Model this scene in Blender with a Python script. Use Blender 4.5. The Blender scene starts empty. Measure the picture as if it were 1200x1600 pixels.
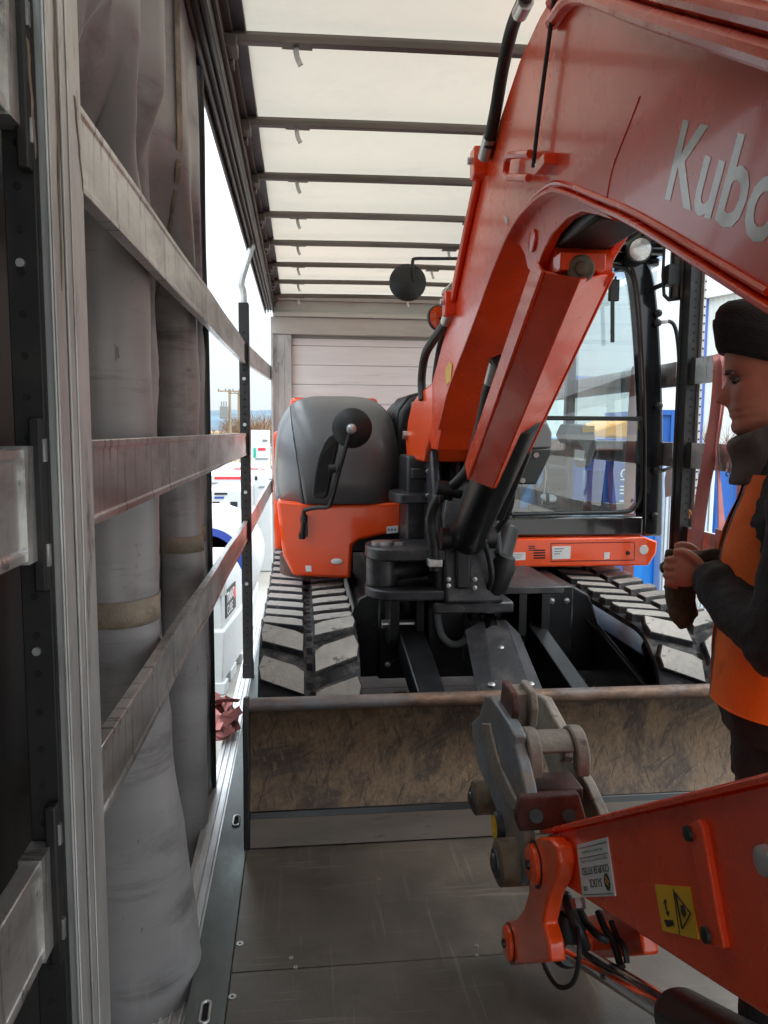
import bpy, bmesh, math, random
from mathutils import Vector, Matrix, noise
random.seed(7)
R = math.radians
SC = bpy.context.scene
COL = SC.collection

# ------------------------------------------------------------------ camera
FPX, H = 1200.0, 1.58
PITCH, YAW, ROLL = R(5.95), R(6.3), R(0.35)
fw = Vector((math.sin(YAW)*math.cos(PITCH), math.cos(YAW)*math.cos(PITCH), -math.sin(PITCH)))
r0 = Vector((math.cos(YAW), -math.sin(YAW), 0)); u0 = r0.cross(fw)
rt = r0*math.cos(ROLL) + u0*math.sin(ROLL)
up = -r0*math.sin(ROLL) + u0*math.cos(ROLL)
EYE = Vector((0, 0, H))
cam = bpy.data.cameras.new('camera'); camo = bpy.data.objects.new('camera', cam); COL.objects.link(camo)
cam.sensor_fit = 'VERTICAL'; cam.sensor_height = 24; cam.lens = 24*FPX/1600
cam.clip_start = 0.05; cam.clip_end = 9000
camo.matrix_world = Matrix(((rt.x, up.x, -fw.x, 0), (rt.y, up.y, -fw.y, 0), (rt.z, up.z, -fw.z, H), (0, 0, 0, 1)))
SC.camera = camo
SC.cycles.use_denoising = True
SC.cycles.max_bounces = 12; SC.cycles.diffuse_bounces = 8; SC.cycles.glossy_bounces = 4
SC.cycles.transparent_max_bounces = 12; SC.cycles.transmission_bounces = 6
SC.cycles.sample_clamp_indirect = 6
SC.cycles.caustics_reflective = False; SC.cycles.caustics_refractive = False

# ------------------------------------------------------------------ sky, sun, exposure
SUN_EL, SUN_AZ = R(46), R(118)          # azimuth clockwise from +Y
W = bpy.data.worlds.new('World'); SC.world = W; W.use_nodes = True
nt = W.node_tree; nt.nodes.clear()
wo = nt.nodes.new('ShaderNodeOutputWorld'); bg = nt.nodes.new('ShaderNodeBackground')
sky = nt.nodes.new('ShaderNodeTexSky'); sky.sky_type = 'NISHITA'; sky.sun_disc = False
sky.sun_elevation = SUN_EL; sky.sun_rotation = SUN_AZ; sky.air_density = 1.2; sky.dust_density = 2.5
tc = nt.nodes.new('ShaderNodeTexCoord'); mp = nt.nodes.new('ShaderNodeMapping'); mp.inputs['Scale'].default_value = (1, 1, 3.2)
nz = nt.nodes.new('ShaderNodeTexNoise'); nz.inputs['Scale'].default_value = 2.6; nz.inputs['Detail'].default_value = 7; nz.inputs['Roughness'].default_value = .55
rp = nt.nodes.new('ShaderNodeValToRGB'); rp.color_ramp.elements[0].position = .30; rp.color_ramp.elements[1].position = .62
rp.color_ramp.elements[0].color = (.78, .78, .78, 1); rp.color_ramp.elements[1].color = (1, 1, 1, 1)
mx = nt.nodes.new('ShaderNodeMix'); mx.data_type = 'RGBA'
# overcast cloud, far brighter overhead than at the horizon, in the sky texture's own units
sx_ = nt.nodes.new('ShaderNodeSeparateXYZ'); gr = nt.nodes.new('ShaderNodeMapRange'); gr.inputs['To Min'].default_value = 3.2; gr.inputs['To Max'].default_value = 23
vm = nt.nodes.new('ShaderNodeVectorMath'); vm.operation = 'SCALE'; vm.inputs[0].default_value = (.90, 1.0, 1.07)
nt.links.new(tc.outputs['Generated'], sx_.inputs[0]); pw = nt.nodes.new('ShaderNodeMath'); pw.operation = 'POWER'; pw.inputs[1].default_value = 1.6; pw.use_clamp = True
nt.links.new(sx_.outputs['Z'], pw.inputs[0]); nt.links.new(pw.outputs[0], gr.inputs['Value']); nt.links.new(gr.outputs['Result'], vm.inputs['Scale'])
nt.links.new(vm.outputs[0], mx.inputs['B'])
nt.links.new(tc.outputs['Generated'], mp.inputs['Vector']); nt.links.new(mp.outputs['Vector'], nz.inputs['Vector'])
nt.links.new(nz.outputs['Fac'], rp.inputs['Fac']); nt.links.new(rp.outputs['Color'], mx.inputs['Factor'])
nt.links.new(sky.outputs['Color'], mx.inputs['A']); nt.links.new(mx.outputs['Result'], bg.inputs['Color'])
bg.inputs['Strength'].default_value = 0.10
nt.links.new(bg.outputs['Background'], wo.inputs['Surface'])
sl = bpy.data.lights.new('sun', 'SUN'); sl.energy = .6; sl.angle = R(25); sl.color = (1, .96, .9)
so = bpy.data.objects.new('sun', sl); COL.objects.link(so)
sd = Vector((math.sin(SUN_AZ)*math.cos(SUN_EL), math.cos(SUN_AZ)*math.cos(SUN_EL), math.sin(SUN_EL)))
so.rotation_euler = sd.to_track_quat('Z', 'Y').to_euler(); so.location = (0, 0, 30)
SC.view_settings.view_transform = 'Standard'; SC.view_settings.look = 'None'
SC.view_settings.gamma = 1; SC.view_settings.use_curve_mapping = False
SC.view_settings.exposure = 1.62

# ------------------------------------------------------------------ pixel rays
def ray(x, y): return fw + rt*((x-600)/FPX) - up*((y-800)/FPX)
def hit(ax, x, y, v):
    d = ray(x, y); return EYE + d*((v-EYE[ax])/d[ax])
def PX(x, y, v): return hit(0, x, y, v)
def PY(x, y, v): return hit(1, x, y, v)
def PZ(x, y, v): return hit(2, x, y, v)
def PN(x, y, a, b):                      # on the upright plane through plan points a and b
    n = Vector((b[1]-a[1], a[0]-b[0], 0)); d = ray(x, y)
    return EYE + d*((Vector((a[0], a[1], 0))-EYE).dot(n)/d.dot(n))

# ------------------------------------------------------------------ materials
def lin(r, g, b):
    f = lambda c: (c/255/12.92) if c/255 <= .04045 else ((c/255+.055)/1.055)**2.4
    return (f(r), f(g), f(b), 1)
def mat(name, col, rough=.5, metal=0., var=.12, vs=6., bump=0., bs=40., dirt=None, da=.5, ds=3., coat=0., stretch=(1, 1, 1), rvar=.1, spec=.5, dcut=.5):
    m = bpy.data.materials.new(name); m.use_nodes = True; n = m.node_tree; N = n.nodes; L = n.links
    p = N['Principled BSDF']; t = N.new('ShaderNodeTexCoord'); mpn = N.new('ShaderNodeMapping')
    mpn.inputs['Scale'].default_value = stretch; L.new(t.outputs['Object'], mpn.inputs['Vector'])
    a = N.new('ShaderNodeTexNoise'); a.inputs['Scale'].default_value = vs; a.inputs['Detail'].default_value = 8; a.inputs['Roughness'].default_value = .62
    L.new(mpn.outputs['Vector'], a.inputs['Vector'])
    c1 = tuple(max(0, x*(1-var*1.6)) for x in col[:3])+(1,); c2 = tuple(min(1, x*(1+var*1.6)) for x in col[:3])+(1,)
    r_ = N.new('ShaderNodeValToRGB'); r_.color_ramp.elements[0].position = .3; r_.color_ramp.elements[1].position = .7
    r_.color_ramp.elements[0].color = c1; r_.color_ramp.elements[1].color = c2
    L.new(a.outputs['Fac'], r_.inputs['Fac']); out = r_.outputs['Color']
    if dirt:
        b = N.new('ShaderNodeTexNoise'); b.inputs['Scale'].default_value = ds; b.inputs['Detail'].default_value = 10; b.inputs['Roughness'].default_value = .7
        L.new(mpn.outputs['Vector'], b.inputs['Vector'])
        q = N.new('ShaderNodeValToRGB'); q.color_ramp.elements[0].position = dcut; q.color_ramp.elements[1].position = min(1, dcut+.16)
        q.color_ramp.elements[0].color = (0, 0, 0, 1); q.color_ramp.elements[1].color = (da, da, da, 1)
        L.new(b.outputs['Fac'], q.inputs['Fac'])
        x = N.new('ShaderNodeMix'); x.data_type = 'RGBA'; x.inputs['B'].default_value = tuple(dirt[:3])+(1,)
        L.new(q.outputs['Color'], x.inputs['Factor']); L.new(out, x.inputs['A']); out = x.outputs['Result']
    L.new(out, p.inputs['Base Color'])
    rr = N.new('ShaderNodeMapRange'); rr.inputs['To Min'].default_value = max(0, rough-rvar); rr.inputs['To Max'].default_value = min(1, rough+rvar)
    rn = N.new('ShaderNodeTexNoise'); rn.inputs['Scale'].default_value = vs*2.3; rn.inputs['Detail'].default_value = 6; L.new(mpn.outputs['Vector'], rn.inputs['Vector'])
    L.new(rn.outputs['Fac'], rr.inputs['Value']); L.new(rr.outputs['Result'], p.inputs['Roughness'])
    p.inputs['Metallic'].default_value = metal; p.inputs['Specular IOR Level'].default_value = spec
    if coat: p.inputs['Coat Weight'].default_value = coat; p.inputs['Coat Roughness'].default_value = .06
    if bump:
        bn = N.new('ShaderNodeTexNoise'); bn.inputs['Scale'].default_value = bs; bn.inputs['Detail'].default_value = 6; L.new(mpn.outputs['Vector'], bn.inputs['Vector'])
        bp = N.new('ShaderNodeBump'); bp.inputs['Strength'].default_value = bump; bp.inputs['Distance'].default_value = .01
        L.new(bn.outputs['Fac'], bp.inputs['Height']); L.new(bp.outputs['Normal'], p.inputs['Normal'])
    return m
def thin_glass(name, tint, refl=1.0):
    m = bpy.data.materials.new(name); m.use_nodes = True; n = m.node_tree; n.nodes.clear()
    o = n.nodes.new('ShaderNodeOutputMaterial'); x = n.nodes.new('ShaderNodeMixShader'); t = n.nodes.new('ShaderNodeBsdfTransparent')
    g = n.nodes.new('ShaderNodeBsdfGlossy'); f = n.nodes.new('ShaderNodeFresnel'); f.inputs['IOR'].default_value = 1.55
    mu = n.nodes.new('ShaderNodeMath'); mu.operation = 'MULTIPLY'; mu.inputs[1].default_value = refl
    t.inputs['Color'].default_value = tint; g.inputs['Roughness'].default_value = .015; g.inputs['Color'].default_value = (1, 1, 1, 1)
    n.links.new(f.outputs[0], mu.inputs[0]); n.links.new(mu.outputs[0], x.inputs[0]); n.links.new(t.outputs[0], x.inputs[1]); n.links.new(g.outputs[0], x.inputs[2])
    n.links.new(x.outputs[0], o.inputs[0]); return m
def translucent(name, col, amt):
    m = mat(name, col, .6, var=.03, vs=1.5, dirt=lin(150, 142, 128), da=.18, ds=2.2)
    n = m.node_tree; p = n.nodes['Principled BSDF']; o = n.nodes['Material Output']
    t = n.nodes.new('ShaderNodeBsdfTranslucent'); x = n.nodes.new('ShaderNodeMixShader'); x.inputs[0].default_value = amt
    t.inputs['Color'].default_value = col
    n.links.new(p.outputs[0], x.inputs[1]); n.links.new(t.outputs[0], x.inputs[2]); n.links.new(x.outputs[0], o.inputs[0]); return m

M = {}
M['orange'] = mat('orange_paint', lin(242, 80, 24), .24, var=.05, vs=3, coat=.4, rvar=.06, dirt=lin(120, 60, 40), da=.18, ds=5, dcut=.55)
M['boom_orange'] = mat('boom_orange_paint', lin(234, 70, 22), .27, var=.07, vs=3, coat=.22, rvar=.08, dirt=lin(96, 46, 34), da=.16, ds=9, dcut=.6, bump=.012, bs=45)
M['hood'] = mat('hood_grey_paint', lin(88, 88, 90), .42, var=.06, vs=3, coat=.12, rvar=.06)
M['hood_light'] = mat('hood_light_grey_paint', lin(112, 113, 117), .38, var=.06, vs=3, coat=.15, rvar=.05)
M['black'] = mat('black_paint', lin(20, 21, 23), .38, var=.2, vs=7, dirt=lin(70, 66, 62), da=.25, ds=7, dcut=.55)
M['cast'] = mat('cast_steel_dark', lin(50, 50, 54), .40, metal=.25, var=.25, vs=9, dirt=lin(92, 86, 82), da=.45, ds=9, bump=.15, bs=60)
M['plastic'] = mat('black_plastic', lin(17, 18, 19), .5, var=.1, vs=20, bump=.05, bs=200)
M['hose'] = mat('rubber_hose', lin(24, 24, 25), .55, var=.2, vs=18, dirt=lin(80, 76, 72), da=.35, ds=14)
M['rubber'] = mat('track_rubber', lin(38, 39, 43), .75, var=.3, vs=14, bump=.4, bs=50, dirt=lin(118, 114, 108), da=.7, ds=9, dcut=.50)
M['lugtop'] = mat('dusty_lug_rubber', lin(170, 166, 160), .85, var=.12, vs=9, bump=.25, bs=70, dirt=lin(95, 92, 88), da=.6, ds=12, dcut=.58)
M['chrome'] = mat('chrome_rod', (.72, .72, .72, 1), .12, metal=1, var=.05)
M['zinc'] = mat('zinc_steel', (.5, .5, .5, 1), .35, metal=.9, var=.15, vs=20)
M['galv'] = mat('galvanised_post', (.50, .50, .495, 1), .42, metal=.5, var=.2, vs=6, stretch=(1, 1, .3), dirt=lin(86, 78, 72), da=.75, ds=4, dcut=.53, bump=.06, bs=60)
M['board'] = mat('dirty_aluminium_board', (.56, .55, .54, 1), .32, metal=.8, var=.22, vs=9, stretch=(1, .3, 1), dirt=lin(104, 95, 90), da=.8, ds=4, dcut=.52, bump=.08, bs=50)
M['darkpost'] = mat('dark_perforated_steel', lin(34, 33, 34), .5, metal=.3, var=.2, vs=10, dirt=lin(66, 60, 56), da=.4, ds=8)
M['hole'] = mat('dark_hole', (.004, .004, .004, 1), .9, var=0)
M['rail'] = mat('aged_roof_rail', lin(92, 86, 82), .5, metal=.35, var=.25, vs=6, stretch=(1, .1, 1), dirt=lin(46, 40, 38), da=.8, ds=6, dcut=.45)
M['bow'] = mat('roof_bow_steel', lin(104, 97, 91), .45, metal=.4, var=.2, vs=7, stretch=(.15, 1, 1), dirt=lin(50, 44, 40), da=.7, ds=6, dcut=.5)
M['canvas'] = translucent('white_roof_canvas', (.80, .74, .62, 1), .165)
M['canvas_edge'] = mat('grey_canvas_edge', lin(78, 82, 90), .5, var=.1)
M['curtain'] = mat('grey_curtain_pvc', lin(151, 149, 150), .36, var=.08, vs=3, dirt=lin(88, 86, 86), da=.7, ds=2.6, dcut=.55, stretch=(1, 1, 2.2), bump=.05, bs=30)
M['curtain_shade'] = mat('shade_black_curtain', lin(24, 27, 28), .5, var=.2, vs=3, dirt=lin(50, 46, 42), da=.4, ds=3)  # near-black stands in for the shade behind the nearest left boards
M['webbing'] = mat('tan_webbing', lin(150, 138, 122), .8, var=.2, vs=16, bump=.3, bs=160, dirt=lin(84, 76, 68), da=.6, ds=7)
M['plank'] = mat('white_painted_plank', lin(233, 234, 236), .45, var=.05, vs=5, stretch=(.18, 1, 2), dirt=lin(168, 156, 150), da=.45, ds=7, dcut=.57)
M['beam'] = mat('pale_grey_beam', lin(186, 184, 180), .45, metal=.2, var=.08, vs=5, stretch=(.2, 1, 1), dirt=lin(120, 112, 104), da=.4, ds=5)
M['alu'] = mat('bright_aluminium', (.72, .72, .72, 1), .38, metal=.6, var=.12, vs=8, stretch=(1, .2, 1), dirt=lin(130, 128, 124), da=.5, ds=7)
M['strip'] = mat('dirty_steel_floor_strip', lin(96, 100, 98), .42, metal=.5, var=.18, vs=5, stretch=(1, .4, 1), dirt=lin(142, 158, 154), da=.55, ds=4, dcut=.52, bump=.05)
M['white'] = mat('white_paint', lin(190, 192, 192), .4, var=.03, dirt=lin(170, 168, 160), da=.2, ds=4)
M['label'] = mat('white_label', lin(225, 225, 225), .45, var=.03)
M['yellow'] = mat('yellow_label', lin(232, 180, 22), .45, var=.05)
M['ink'] = mat('black_ink', lin(18, 18, 20), .5, var=0)
M['grey_ink'] = mat('grey_ink', lin(120, 122, 126), .5, var=0)
M['green_ink'] = mat('green_ink', lin(70, 130, 96), .5, var=0)
M['decal'] = mat('silver_decal', lin(214, 212, 206), .26, var=.04, coat=.45)
M['weathered'] = mat('weathered_hitch_steel', lin(134, 126, 116), .62, metal=.15, var=.18, vs=10, dirt=lin(110, 62, 42), da=.6, ds=6, dcut=.55, bump=.3, bs=50)
M['hitchblue'] = mat('worn_bluegrey_steel', lin(126, 132, 138), .48, metal=.25, var=.2, vs=9, dirt=lin(122, 104, 86), da=.75, ds=7, dcut=.5, bump=.2, bs=50)
M['redrust'] = mat('red_primer_rust', lin(70, 38, 31), .6, var=.25, vs=12, dirt=lin(130, 92, 76), da=.5, ds=9, bump=.2)
M['wirebrown'] = mat('dirty_pin_boss', lin(112, 98, 80), .6, metal=.2, var=.25, vs=16, bump=.3, dirt=lin(50, 44, 38), da=.6, ds=12)
M['glass'] = thin_glass('cab_glass', (.84, .95, .96, 1), 3.2)
M['mirror'] = mat('mirror_glass', (.85, .85, .85, 1), .02, metal=1, var=0, rvar=0)
M['cabblack'] = mat('glossy_black_cab_paint', lin(20, 21, 24), .16, var=.1, vs=6, coat=.6, rvar=.05)
M['lamp'] = mat('lamp_lens', lin(205, 208, 210), .15, metal=.4, var=.15, vs=60)
M['jacket'] = mat('black_jacket_cloth', lin(24, 25, 28), .8, var=.2, vs=12, bump=.25, bs=120)
M['trousers'] = mat('black_trouser_cloth', lin(19, 19, 21), .85, var=.2, vs=12, bump=.25, bs=140)
M['hivis'] = mat('hivis_orange_cloth', lin(250, 116, 20), .7, var=.07, vs=8, bump=.15, bs=160, dirt=lin(140, 62, 24), da=.5, ds=7, dcut=.6)
M['reflect'] = mat('grey_reflective_tape', lin(128, 126, 126), .45, metal=.2, var=.12, vs=14)
M['beanie'] = mat('black_knit', lin(16, 16, 17), .95, var=.15, vs=30, bump=.5, bs=220)
M['scarf'] = mat('grey_fleece', lin(88, 84, 82), .85, var=.08, vs=14, bump=.12, bs=260)
M['skin'] = mat('skin', lin(186, 128, 106), .5, var=.06, vs=18, bump=.08, bs=120)
M['glove'] = mat('olive_work_glove', lin(82, 76, 56), .85, var=.3, vs=20, bump=.4, bs=90, dirt=lin(44, 42, 34), da=.6, ds=12)
M['strap'] = mat('red_ratchet_webbing', lin(158, 96, 92), .75, var=.15, vs=14, bump=.3, bs=150, dirt=lin(96, 60, 56), da=.5, ds=7)
M['bag'] = mat('blue_plastic_bag', lin(28, 148, 224), .4, var=.08, vs=6)
M['yard'] = mat('concrete_yard', lin(140, 135, 127), .85, var=.1, vs=.6, dirt=lin(128, 122, 112), da=.5, ds=.9, bump=.2, bs=20)
M['blue'] = mat('blue_container_paint', lin(28, 84, 158), .42, var=.1, vs=2, dirt=lin(20, 56, 104), da=.4, ds=2)
M['lightblue'] = mat('light_blue_paint', lin(36, 140, 222), .42, var=.05)
M['cladding'] = mat('white_cladding', lin(206, 208, 204), .5, var=.04, vs=1, dirt=lin(170, 172, 166), da=.3, ds=.6)
M['bluetrim'] = mat('blue_trim', lin(92, 116, 186), .45, var=.05)
M['cabin'] = mat('grey_cabin_panel', lin(186, 196, 206), .5, var=.04)
M['red'] = mat('red_paint', lin(208, 44, 52), .4, var=.05)
M['teal'] = mat('teal_paint', lin(20, 158, 134), .4, var=.05)
M['navy'] = mat('navy_print', lin(40, 62, 142), .4, var=.03)
M['amber'] = mat('amber_machine_paint', lin(226, 150, 26), .4, var=.06)
M['tyre'] = mat('tyre_rubber', lin(34, 34, 35), .8, var=.15, bump=.2)
M['wood'] = mat('weathered_pole_wood', lin(128, 116, 98), .85, var=.2, vs=4, stretch=(1, 1, .1))
M['twig'] = mat('bare_twig_bark', lin(116, 94, 76), .9, var=.2, vs=3)
M['field'] = mat('dry_grass_field', lin(176, 156, 116), .95, var=.15, vs=.05)
M['hill'] = mat('hazy_wooded_hill', lin(74, 92, 104), .95, var=.2, vs=.01)  # bluish distance haze is put into this base colour
M['fence'] = mat('grey_fence_steel', lin(150, 152, 152), .5, metal=.3, var=.1)
M['seat'] = mat('dark_seat_cloth', lin(40, 40, 44), .85, var=.15, vs=30)
M['greyplastic'] = mat('grey_console_plastic', lin(112, 116, 118), .5, var=.06)
M['stone'] = mat('tan_wood_chip', lin(186, 140, 92), .8, var=.2, vs=30, bump=.3)
M['leaf'] = mat('dry_leaf', lin(206, 140, 76), .7, var=.15, vs=30)

def add_dirt(m, col, amt, scale, stretch=(1, 1, 1), cut=.55, soft=.1, rot=(0, 0, 0)):
    n = m.node_tree; N = n.nodes; L = n.links; p = N['Principled BSDF']; src = p.inputs['Base Color'].links[0].from_socket
    t = N.new('ShaderNodeTexCoord'); m1 = N.new('ShaderNodeMapping'); m1.inputs['Rotation'].default_value = rot; m2 = N.new('ShaderNodeMapping'); m2.inputs['Scale'].default_value = stretch
    L.new(t.outputs['Object'], m1.inputs['Vector']); L.new(m1.outputs['Vector'], m2.inputs['Vector'])
    z = N.new('ShaderNodeTexNoise'); z.inputs['Scale'].default_value = scale; z.inputs['Detail'].default_value = 9; z.inputs['Roughness'].default_value = .68; L.new(m2.outputs['Vector'], z.inputs['Vector'])
    q = N.new('ShaderNodeValToRGB'); q.color_ramp.elements[0].position = cut; q.color_ramp.elements[1].position = cut+soft
    q.color_ramp.elements[0].color = (0, 0, 0, 1); q.color_ramp.elements[1].color = (amt, amt, amt, 1); L.new(z.outputs['Fac'], q.inputs['Fac'])
    x = N.new('ShaderNodeMix'); x.data_type = 'RGBA'; x.inputs['B'].default_value = col
    L.new(q.outputs['Color'], x.inputs['Factor']); L.new(src, x.inputs['A']); L.new(x.outputs['Result'], p.inputs['Base Color'])
add_dirt(M['curtain'], lin(64, 60, 58), .7, 1.6, (.8, .8, 7), .56, .16)
add_dirt(M['curtain'], lin(58, 54, 52), .6, 22, (1, 1, .5), .64, .06)
add_dirt(M['curtain'], lin(176, 174, 174), .35, 2.2, (6, 6, .5), .58, .12)
add_dirt(M['board'], lin(70, 62, 57), .75, 5, (1, 6, .6), .55, .08)
add_dirt(M['board'], lin(60, 54, 50), .7, 26, (1, .6, 1), .63, .05)
add_dirt(M['galv'], lin(70, 62, 57), .7, 14, (1, 1, .25), .60, .08)
add_dirt(M['galv'], lin(178, 178, 176), .35, 3, (1, 1, .5), .60, .1)
add_dirt(M['boom_orange'], lin(70, 44, 38), .55, 70, (1, 1, 1), .69, .03)
add_dirt(M['boom_orange'], lin(176, 100, 74), .35, 2.4, (1, 6, 1), .60, .1, (.5, 0, 0))
add_dirt(M['orange'], lin(150, 74, 48), .4, 60, (1, 1, 1), .70, .03)
add_dirt(M['lugtop'], lin(62, 61, 62), .7, 16, (1, 1, 1), .60, .05)
add_dirt(M['hitchblue'], lin(150, 128, 104), .7, 5, (1, 1, 1), .52, .1)
add_dirt(M['hitchblue'], lin(70, 56, 46), .7, 18, (1, 1, 1), .60, .06)
add_dirt(M['weathered'], lin(84, 66, 54), .6, 16, (1, 1, 1), .57, .07)
add_dirt(M['cast'], lin(128, 118, 110), .5, 40, (1, 1, 1), .64, .04)
add_dirt(M['black'], lin(104, 98, 92), .45, 34, (1, 1, 1), .66, .05)
def tricky_floor():
    m = mat('dark_phenolic_plywood', lin(86, 79, 71), .36, var=.16, vs=4, dirt=lin(52, 48, 44), da=.6, ds=2.2, dcut=.5, bump=.06, bs=90, rvar=.12)
    n = m.node_tree; N = n.nodes; L = n.links; p = N['Principled BSDF']; src = p.inputs['Base Color'].links[0].from_socket
    t = N.new('ShaderNodeTexCoord'); prev = src
    for sc_, rot, w in (((3, 90, 1), .25, .25), ((70, 2.5, 1), -.15, .22), ((2, 40, 1), 1.0, .18)):
        mp_ = N.new('ShaderNodeMapping'); mp_.inputs['Scale'].default_value = sc_; mp_.inputs['Rotation'].default_value = (0, 0, rot)
        L.new(t.outputs['Object'], mp_.inputs['Vector'])
        z = N.new('ShaderNodeTexNoise'); z.inputs['Scale'].default_value = 1; z.inputs['Detail'].default_value = 3; L.new(mp_.outputs['Vector'], z.inputs['Vector'])
        q = N.new('ShaderNodeValToRGB'); q.color_ramp.elements[0].position = .64; q.color_ramp.elements[1].position = .72
        q.color_ramp.elements[0].color = (0, 0, 0, 1); q.color_ramp.elements[1].color = (w, w, w, 1); L.new(z.outputs['Fac'], q.inputs['Fac'])
        x = N.new('ShaderNodeMix'); x.data_type = 'RGBA'; x.inputs['B'].default_value = lin(150, 142, 132)
        L.new(q.outputs['Color'], x.inputs['Factor']); L.new(prev, x.inputs['A']); prev = x.outputs['Result']
    L.new(prev, p.inputs['Base Color']); return m
M['ply'] = tricky_floor()

def blade_mat():
    m = bpy.data.materials.new('muddy_rusty_blade'); m.use_nodes = True; n = m.node_tree; N = n.nodes; L = n.links; p = N['Principled BSDF']
    t = N.new('ShaderNodeTexCoord')
    def nz_(scale, det, sc3=(1, 1, 1), rg=.65, rot=0):
        mp_ = N.new('ShaderNodeMapping'); mp_.inputs['Scale'].default_value = sc3; mp_.inputs['Rotation'].default_value = (0, rot, 0); L.new(t.outputs['Object'], mp_.inputs['Vector'])
        z = N.new('ShaderNodeTexNoise'); z.inputs['Scale'].default_value = scale; z.inputs['Detail'].default_value = det; z.inputs['Roughness'].default_value = rg
        z.inputs['Distortion'].default_value = .6
        L.new(mp_.outputs['Vector'], z.inputs['Vector']); return z.outputs['Fac']
    def scr_(sc3, rot):
        m1 = N.new('ShaderNodeMapping'); m1.inputs['Rotation'].default_value = (0, rot, 0); L.new(t.outputs['Object'], m1.inputs['Vector'])
        m2 = N.new('ShaderNodeMapping'); m2.inputs['Scale'].default_value = sc3; L.new(m1.outputs['Vector'], m2.inputs['Vector'])
        z = N.new('ShaderNodeTexNoise'); z.inputs['Scale'].default_value = 1; z.inputs['Detail'].default_value = 3; z.inputs['Distortion'].default_value = .4
        L.new(m2.outputs['Vector'], z.inputs['Vector']); return z.outputs['Fac']
    def ramp(src, stops):
        q = N.new('ShaderNodeValToRGB'); e = q.color_ramp.elements
        e[0].position, e[0].color = stops[0]; e[1].position, e[1].color = stops[-1]
        for s in stops[1:-1]: k = e.new(s[0]); k.color = s[1]
        L.new(src, q.inputs['Fac']); return q.outputs['Color']
    def mixc(fac, a, b):
        x = N.new('ShaderNodeMix'); x.data_type = 'RGBA'; L.new(fac, x.inputs['Factor'])
        for s, v in (('A', a), ('B', b)):
            if isinstance(v, tuple): x.inputs[s].default_value = v
            else: L.new(v, x.inputs[s])
        return x.outputs['Result']
    base = ramp(nz_(3.4, 14, (1, 1, .9), .72), [(.32, lin(36, 31, 28)), (.44, lin(64, 51, 41)), (.54, lin(104, 84, 64)), (.61, lin(80, 62, 48)), (.72, lin(50, 40, 34))])
    fleck = ramp(nz_(48, 8, (1, 1, .4), .8), [(.47, (0, 0, 0, 1)), (.66, (.5, .5, .5, 1))])
    c = mixc(fleck, base, lin(60, 42, 32))
    pale = ramp(nz_(60, 8, (1, 1, .35), .75), [(.53, (0, 0, 0, 1)), (.70, (.42, .42, .42, 1))])
    c = mixc(pale, c, lin(150, 126, 96))
    for rot, w, a_ in ((1.2, .85, 7), (-1.35, .8, 9), (.55, .8, 4), (1.57, .6, 12)):
        s = ramp(scr_((a_, 1, 75), rot), [(.62, (0, 0, 0, 1)), (.68, (w, w, w, 1))]); c = mixc(s, c, lin(46, 34, 27))
    blk = ramp(nz_(2.6, 10, (1, 1, .6), .75), [(.55, (0, 0, 0, 1)), (.72, (.75, .75, .75, 1))]); c = mixc(blk, c, lin(44, 40, 38))
    L.new(c, p.inputs['Base Color']); p.inputs['Roughness'].default_value = .62; p.inputs['Metallic'].default_value = .1
    b = N.new('ShaderNodeBump'); b.inputs['Strength'].default_value = .35; b.inputs['Distance'].default_value = .006; L.new(nz_(38, 8), b.inputs['Height']); L.new(b.outputs['Normal'], p.inputs['Normal'])
    return m
M['blade'] = blade_mat()
M['bladetube'] = mat('rusted_blade_lip', lin(108, 86, 72), .5, metal=.3, var=.4, vs=26, stretch=(.5, 1, 1), dirt=lin(112, 114, 120), da=.95, ds=2.6, dcut=.46, bump=.3)
M['cutting'] = mat('worn_cutting_edge', lin(92, 83, 76), .5, metal=.35, var=.15, vs=6, stretch=(.2, 1, 1), dirt=lin(116, 88, 62), da=.6, ds=5, dcut=.6, bump=.1)

add_dirt(M['cutting'], lin(58, 48, 42), .6, 14, (.3, 1, 1.5), .57, .08)

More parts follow.
